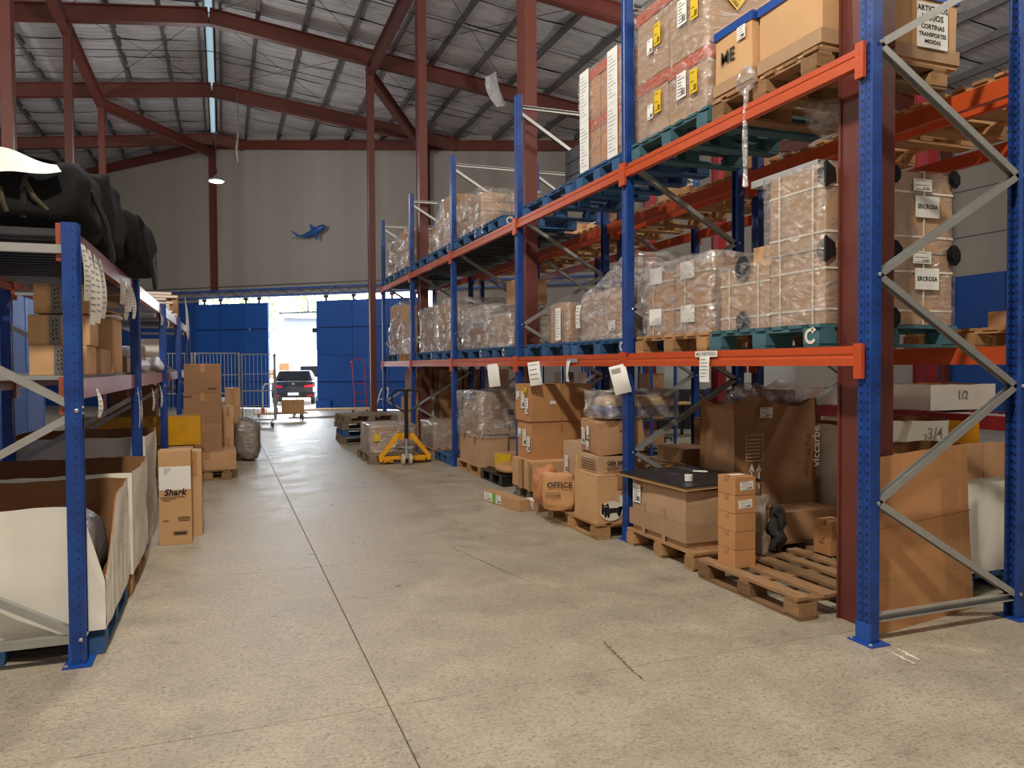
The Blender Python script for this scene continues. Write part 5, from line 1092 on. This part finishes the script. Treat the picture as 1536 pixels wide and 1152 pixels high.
handtruck('red hand truck standing against the right blue door',4.39,26.4,10,'pinkred',1.75,.42,8)
handtruck('white and black hand truck beside the far column',4.0,21.4,-60,'carwhite',.95,.34,20)
# flat dolly and cardboard pile by the door
dl=empty('wooden_dolly',(3.2,25.2,0)); dl.rotation_euler.z=R(-8); tag(dl,'flat wooden dolly on castors before the right blue door','dolly')
for k in range(5): MB().box(-1.3,1.3,-.5+.2*k,-.315+.2*k,.2,.235).build('deck_plank',M['plank'],dl)
for sx in (-1.1,1.1):
    for sy in (-.4,.4): wheel(dl,(sx,sy,.082),.08,.04); MB().box(sx-.03,sx+.03,sy-.03,sy+.03,.08,.2).build('castor_bracket',M['galv'],dl)
for k in range(5):
    o=MB().box(-.55,.55,-.45,.45,0,.035).build('flat_cardboard',M['card_grey'],None,(3.75+.05*(k%2),22.6,.003+.04*k),R(4*k-8)); tag(o,'flattened cardboard beside the far column, %s sheet from the bottom'%ORD[k],'cardboard','flattened cardboard pile'); MB().box(-.005,.005,-.45,.45,.0352,.037).build('fold_line',M['card_in'],o)
# stack of pallets, wrapped box, pallet jack
for k in range(4):
    pallet(('bottom','second','third','top')[k]+' pallet of the stack standing behind the wrapped box',2.24+.03*(k%2),3.35+.03*(k%2),15.9-.02*k,16.95-.02*k,.003+.1475*k,'wood_grey' if k!=1 else 'wood_blue',along='x',rz=R(2*k-3))
pallet('greyish pallet on the floor under the film-wrapped box by the pallet jack',2.2,3.3,12.5,13.7,0,'wood_grey',along='x')
B=(2.27,3.05,12.78,13.66,PH,.60); wbx=carton('film-wrapped box with dusty top on the pallet by the pallet jack',B,'card_grey',jit=.008,tape='x'); film_wrap('cloudy wrapping film',B,'film_heavy',.012,.014,10,411,parent=wbx)
sticker(wbx,-.28,.26,.1,.12,'-y','tape_yellow',nl=0,gap=.05)
pj=empty('pallet_jack',(2.76,12.36,0)); tag(pj,'yellow pallet jack with a dark tiller handle','pallet jack')
for s in (-1,1):
    MB().prism([(s*.37,-.03,.05),(s*.42,-.03,.05),(s*.43,-.03,.13),(s*.14,-.03,.50),(s*.07,-.03,.50),(s*.09,-.03,.44),(s*.36,-.03,.12)],(0,.06,0)).build('side_plate',M['yellow'],pj)
    MB().box(s*.27-.08,s*.27+.08,.0,1.1,.028,.072).build('fork',M['yellow'],pj)
    wheel(pj,(s*.06,-.14,.092),.09,.05,'wheel',name='steer_wheel'); wheel(pj,(s*.27,.95,.042),.04,.08,'wheel',name='load_wheel')
    MB().box(s*.2-.06,s*.2+.12*s+.0,-.06,.02,.06,.12).build('foot_bar',M['yellow'],pj)
MB().box(-.40,.40,-.02,.03,.075,.13).build('cross_frame',M['yellow'],pj); MB().box(-.11,.11,.0,.04,.40,.50).build('head_plate',M['yellow'],pj)
MB().lathe([(.05,.1),(.05,.3),(.03,.3),(.03,.46)],12,c=(0,-.12,0)).build('hydraulic_cylinder',M['steel'],pj); MB().box(-.1,.1,-.2,-.04,.26,.30).build('pump_block',M['galv'],pj); MB().box(-.18,-.05,-.22,-.14,.26,.275).build('foot_pedal',M['darksteel'],pj)
MB().box(-.03,.03,-.15,-.11,.42,1.2).build('tiller',M['black'],pj)
MB().tube([(-.05,-.13,1.2),(-.17,-.13,1.2),(-.23,-.13,1.14),(-.23,-.13,1.02),(-.17,-.13,.92),(-.03,-.13,.86)],.014,7).build('tiller_grip',M['black'],pj); MB().tube([(.05,-.13,1.2),(.17,-.13,1.2),(.23,-.13,1.14),(.23,-.13,1.02),(.17,-.13,.92),(.03,-.13,.86)],.014,7).build('tiller_grip',M['black'],pj); MB().tube([(-.06,-.13,1.2),(.06,-.13,1.2)],.02,7).build('lever_hub',M['black'],pj)
# shark on the end wall
ps=wp(wall_s(469,.3),0,.3); zsh=at_y(469,350,ps.y).z; sk2=empty('shark_figure',(ps.x,ps.y,zsh),math.atan2(WD.y,WD.x)); tag(sk2,'blue shark figure mounted on the grey end wall','wall ornament'); sk2.rotation_euler.y=R(-8)
b=MB(); prof=[(-.62,.0,.012),(-.5,-.02,.03),(-.3,-.03,.055),(0,.0,.10),(.25,.05,.13),(.45,.11,.115),(.57,.14,.07),(.62,.14,.02)]
vs=[(x,math.cos(2*math.pi*k/12)*r*.8,z+math.sin(2*math.pi*k/12)*r) for x,z,r in prof for k in range(12)]
b.add(vs,[(i*12+k,i*12+(k+1)%12,(i+1)*12+(k+1)%12,(i+1)*12+k) for i in range(7) for k in range(12)]+[tuple(range(12))[::-1],tuple(range(84,96))]); b.build('body',M['shark'],sk2,smooth=True)
def fin(p,name): MB().prism([(x,-.012,z) for x,z in p],(0,.024,0)).build(name,M['shark'],sk2)
fin([(.02,.08),(.22,.15),(.0,.36)],'dorsal_fin'); fin([(.14,-.06),(.32,-.02),(.22,-.28),(.16,-.28)],'pectoral_fin'); fin([(-.58,0),(-.52,.03),(-.72,.22),(-.8,.22)],'tail_fin'); fin([(-.58,0),(-.5,-.02),(-.84,-.05)],'tail_fin'); fin([(-.3,-.06),(-.2,-.08),(-.3,-.18)],'pelvic_fin')
# ================================================================== RIGHT HALL BEYOND THE RACKS
for px,x,l in ((1387,8.0,'crimson steel post behind the conveyor on the right'),(1078,8.0,'crimson steel post seen past the natural wood pallet'),(975,8.0,'crimson steel post beside the dark desk area')):
    p=at_x(px,590,x); column(p.x,p.y,5.2,l,.17,.2,0,'crimson')
cv=empty('conveyor',(7.1,4.4,0)); tag(cv,'red-framed roller conveyor behind the back rack','conveyor')
for s in (0,.62): MB().channel((s,0,1.0),(s,4.2,1.0),.05,.14,.008).build('side_rail',M['crimson'],cv)
for k in range(40): MB().lathe([(.024,0),(.024,.56)],8,c=(.03,.08+k*.104,1.03),axis='x').build('roller',M['galv'],cv)
for y in (.1,2.1,4.1):
    for s in (0,.62): MB().box(s-.03,s+.03,y-.03,y+.03,0,.95).build('leg',M['crimson'],cv)
MB().box(-.045,-.03,1.15,1.50,.64,1.0).build('yellow_guard',M['yellow'],cv)
for k,(y,l,t,h) in enumerate(((6.2,'white corrugated tray marked 1/2 on the conveyor','1/2',.28),(7.4,'white corrugated tray farther along the conveyor','',.2))):
    o=open_box(l,(7.16,7.16+(.98 if k==0 else .5),y,y+.7,1.075,1.075+h),seed=20+k,jit=.006); 
    if t: text(t,.13,o,(-.02,-.362,.16),'-y','inkgrey')
# office corner
dk=empty('desk',(8.9,14.6,0)); tag(dk,'pale wooden desk in the office corner beyond the racks','desk'); MB().box(-.9,.9,-.4,.4,.72,.75).build('desk_top',M['plank'],dk)
for sx in (-.8,.8):
    for sy in (-.33,.33): MB().box(sx-.025,sx+.025,sy-.025,sy+.025,0,.72).build('leg',M['black'],dk)
for k,(x,y,rz,l) in enumerate(((10.0,13.9,30,'navy office chair right of the desk'),(8.4,13.8,-20,'navy office chair in front of the desk'))):
    c_=empty('office_chair',(x,y,0),R(rz)); tag(c_,l,'chair'); softbody('seat','','',(0,0,.44),(.48,.48,.1),'chair_blue',1,4,.0,8,parent=c_); softbody('backrest','','',(0,.24,.58),(.46,.09,.5),'chair_blue',2,4,.0,8,parent=c_)
    MB().lathe([(.03,.08),(.03,.44)],8).build('gas_lift',M['black'],c_)
    for q in range(5): a=R(72*q); MB().bar((0,0,.09),(math.cos(a)*.28,math.sin(a)*.28,.06),.04,.03).build('base_arm',M['black'],c_); wheel(c_,(math.cos(a)*.28,math.sin(a)*.28,.03),.028,.03)
sp_=empty('grey_screen',(10.3,16.2,0)); sp_.rotation_euler.z=R(-38); tag(sp_,'grey and dark panel screen behind the office desk','screen')
for k in range(6): MB().box(-2.6+k*.9,-1.72+k*.9,-.02,.02,1.0,2.1).build('upper_panel',M['greypanel'],sp_); MB().box(-2.6+k*.9,-1.72+k*.9,-.02,.02,0.02,.98).build('lower_panel',M['black_sheet'],sp_)
for k in range(6): MB().tube([(-2.16+k*.9+.16*math.cos(R(a)),-.025,.72+.16*math.sin(R(a))) for a in range(0,360,30)],.01,4,True).build('ornament_ring',M['galv'],sp_)
# grey steel cabinets along the back for the dim gaps
for k in range(4):
    x=6.7+k*.0; y=15.2+k*1.3
    c_=empty('steel_shelf',(7.2,12.2+k*1.25,0),0); tag(c_,'dim steel shelf unit, number %s from the desk along the back'%('one','two','three','four')[k],'shelf')
    for z in (.1,.6,1.1,1.6,2.1): MB().box(-.25,.25,-.55,.55,z,z+.03).build('shelf_board',M['darksteel'],c_)
    for sx in (-.24,.24):
        for sy in (-.54,.54): MB().box(sx-.02,sx+.02,sy-.02,sy+.02,0,2.15).build('post',M['blueplain'],c_)
    for z in (.13,.63,1.13):
        carton('small carton on dim steel shelf %s, %s board'%(('one','two','three','four')[k],{.13:'lowest',.63:'second',1.13:'third'}[z]),(7.0,7.3,12.2+k*1.25-.4,12.2+k*1.25-.05,z+.002,z+.3),('card','card_grey','card_light')[k%3],'small_carton',group='cartons on the dim steel shelves')
# ================================================================== OUTSIDE THE DOOR
yd=struct(MB().add([(-30,22,-.03),(40,22,-.03),(40,90,-.03),(-30,90,-.03)],[(0,1,2,3)]).build('floor_yard',M['asphalt']),'bright concrete yard outside the door')
def car(label,x,y,rz,mat,h=1.45,w=1.76,lights=True,L=4.2):
    o=empty('car',(x,y,-.03),R(rz)); tag(o,label,'car'); W_=w/2
    prof=[(0,.32),(-.02,.55),(.02,.78),(.10,.98),(.5,1.02),(1.05,h-.02),(1.4,h),(2.3,h-.02),(3.0,1.02),(4.0,.86),(L,.66),(L,.32)]
    b=MB(); n=len(prof)
    sec=[(-1,0.93),(-.9,1),(.9,1),(1,.93)]
    vs=[]
    for s in (-W_,-W_*.9,W_*.9,W_):
        k=1 if abs(s)<W_ else .96
        for yy_,zz in prof:
            tin=1-.22*max(0,(zz-.98)/(h-.98)) ; vs.append((s*tin,yy_+(0 if k==1 else (.06 if yy_<L/2 else -.06)),zz*(1 if k==1 else .985)))
    fs=[(i*n+k,i*n+k+1,(i+1)*n+k+1,(i+1)*n+k) for i in range(3) for k in range(n-1)]+[tuple(range(n)),tuple(range(3*n,4*n))[::-1]]+[(i*n,(i+1)*n,(i+1)*n+n-1,i*n+n-1) for i in range(3)]
    b.add(vs,fs).build('body',M[mat],o,smooth=False)
    MB().add([(-W_*.72,.56,1.06),(W_*.72,.56,1.06),(W_*.66,.98,h-.06),(-W_*.66,.98,h-.06)],[(0,1,2,3)]).build('rear_window',M['glassdark'],o,(0,-.03,.0))
    MB().box(-W_*.95,W_*.95,-.06,.06,.36,.56).build('bumper',M['black'],o); MB().box(-.22,.22,-.075,-.06,.42,.54).build('number_plate',M['label'],o)
    disc(o,(0,.015,.9),.05,.035,'galv','rear_badge')
    for s in (-1,1):
        MB().prism([(s*W_*.92,.02,.88),(s*W_*.52,-.01,.84),(s*W_*.5,-.01,.74),(s*W_*.92,.0,.76)],(0,-.03,0)).build('tail_lamp',M['tail'],o)
        MB().box(s*W_*.75-.12,s*W_*.75+.12,-.07,-.055,.38,.44).build('reflector',M['tail'],o)
        for yy_ in (.75,3.3): wheel(o,(s*(W_-.1),yy_,.31),.31,.2)
    return o
pc=at_y(440,600,33.2); pc.z=0; car('black car parked outside the door, rear facing in',pc.x,pc.y,-8,'carblack')
pv=pc+Vector((1.6,8.2,0)); car('white car parked beyond the black car',pv.x,pv.y,-8,'carwhite',1.7)
for k,(dx,dz,w,h,m,l) in enumerate(((-1.7,0,.7,.75,'orange_plastic','orange crate on the stand beyond the black car'),(-.9,0,.5,.4,'card_light','small carton right of the orange crate outside'),(-.2,.0,.45,.7,'card_orange','brown carton perched highest outside the door'))):
    carton(l,(pc.x+dx,pc.x+dx+w,pc.y+5.2,pc.y+5.7,1.05+dz,1.05+dz+h),m,seam=False,tape='none')
tb_=empty('loading_table',(pc.x-.6,pc.y+5.45,-.03)); tag(tb_,'white loading table outside holding crates','table'); MB().box(-1.3,1.3,-.4,.4,1.0,1.075).build('table_top',M['carwhite'],tb_)
for sx in (-1.2,1.2):
    for sy in (-.3,.3): MB().box(sx-.03,sx+.03,sy-.03,sy+.03,0,1.0).build('leg',M['galv'],tb_)
bd=empty('shed',(pc.x+4.2,pc.y+16,-.03)); tag(bd,'grey-white metal shed across the yard','building'); MB().box(-3.4,6,0,4,0,4.6).build('wall',M['shed'],bd); MB().box(-3.6,6.2,-.2,4.2,4.6,4.8).build('roof',M['galv'],bd)
for k in range(4): MB().box(-3.0+k*2.2,-1.2+k*2.2,-.03,0,.1,2.6).build('shutter',M['carwhite'],bd)
fn_=empty('yard_fence',(pc.x-.3,pc.y+14.5,-.03)); tag(fn_,'white railing fence across the yard','fence')
for k in range(22): MB().tube([(k*.3,0,0),(k*.3,0,2.3)],.02,5).build('picket',M['carwhite'],fn_)
for z in (.3,1.3,2.2): MB().box(-.1,6.5,-.02,.02,z,z+.05).build('rail',M['carwhite'],fn_)
def tree(label,x,y,h,r,seed):
    o=empty('tree',(x,y,-.03)); tag(o,label,'tree'); MB().tube([(0,0,0),(.1,0,h*.3),(0,.1,h*.6)],[.18,.14,.08],7).build('trunk',M['bark'],o)
    rg=random.Random(seed); b=MB()
    for k in range(900):
        while True:
            p=Vector((rg.uniform(-1,1),rg.uniform(-1,1),rg.uniform(-1,1)))
            if .4<p.length<1: break
        p=Vector((p.x*r,p.y*r,p.z*r*.8+h*.72)); a=Vector((rg.gauss(0,1),rg.gauss(0,1),rg.gauss(0,1))).normalized()*.22; c=a.cross(Vector((rg.gauss(0,1),rg.gauss(0,1),rg.gauss(0,1)))).normalized()*.12
        b.add([p-a,p+c,p+a,p-c],[(0,1,2,3)])
    f=b.build('foliage',M['leaf'],o); f['kind']='stuff'
tree('leafy tree seen through the door opening, left',pc.x-1.5,pc.y+27,7.5,3.0,1); tree('leafy tree seen through the door opening, right',pc.x+6.0,pc.y+31,8.5,3.6,2)
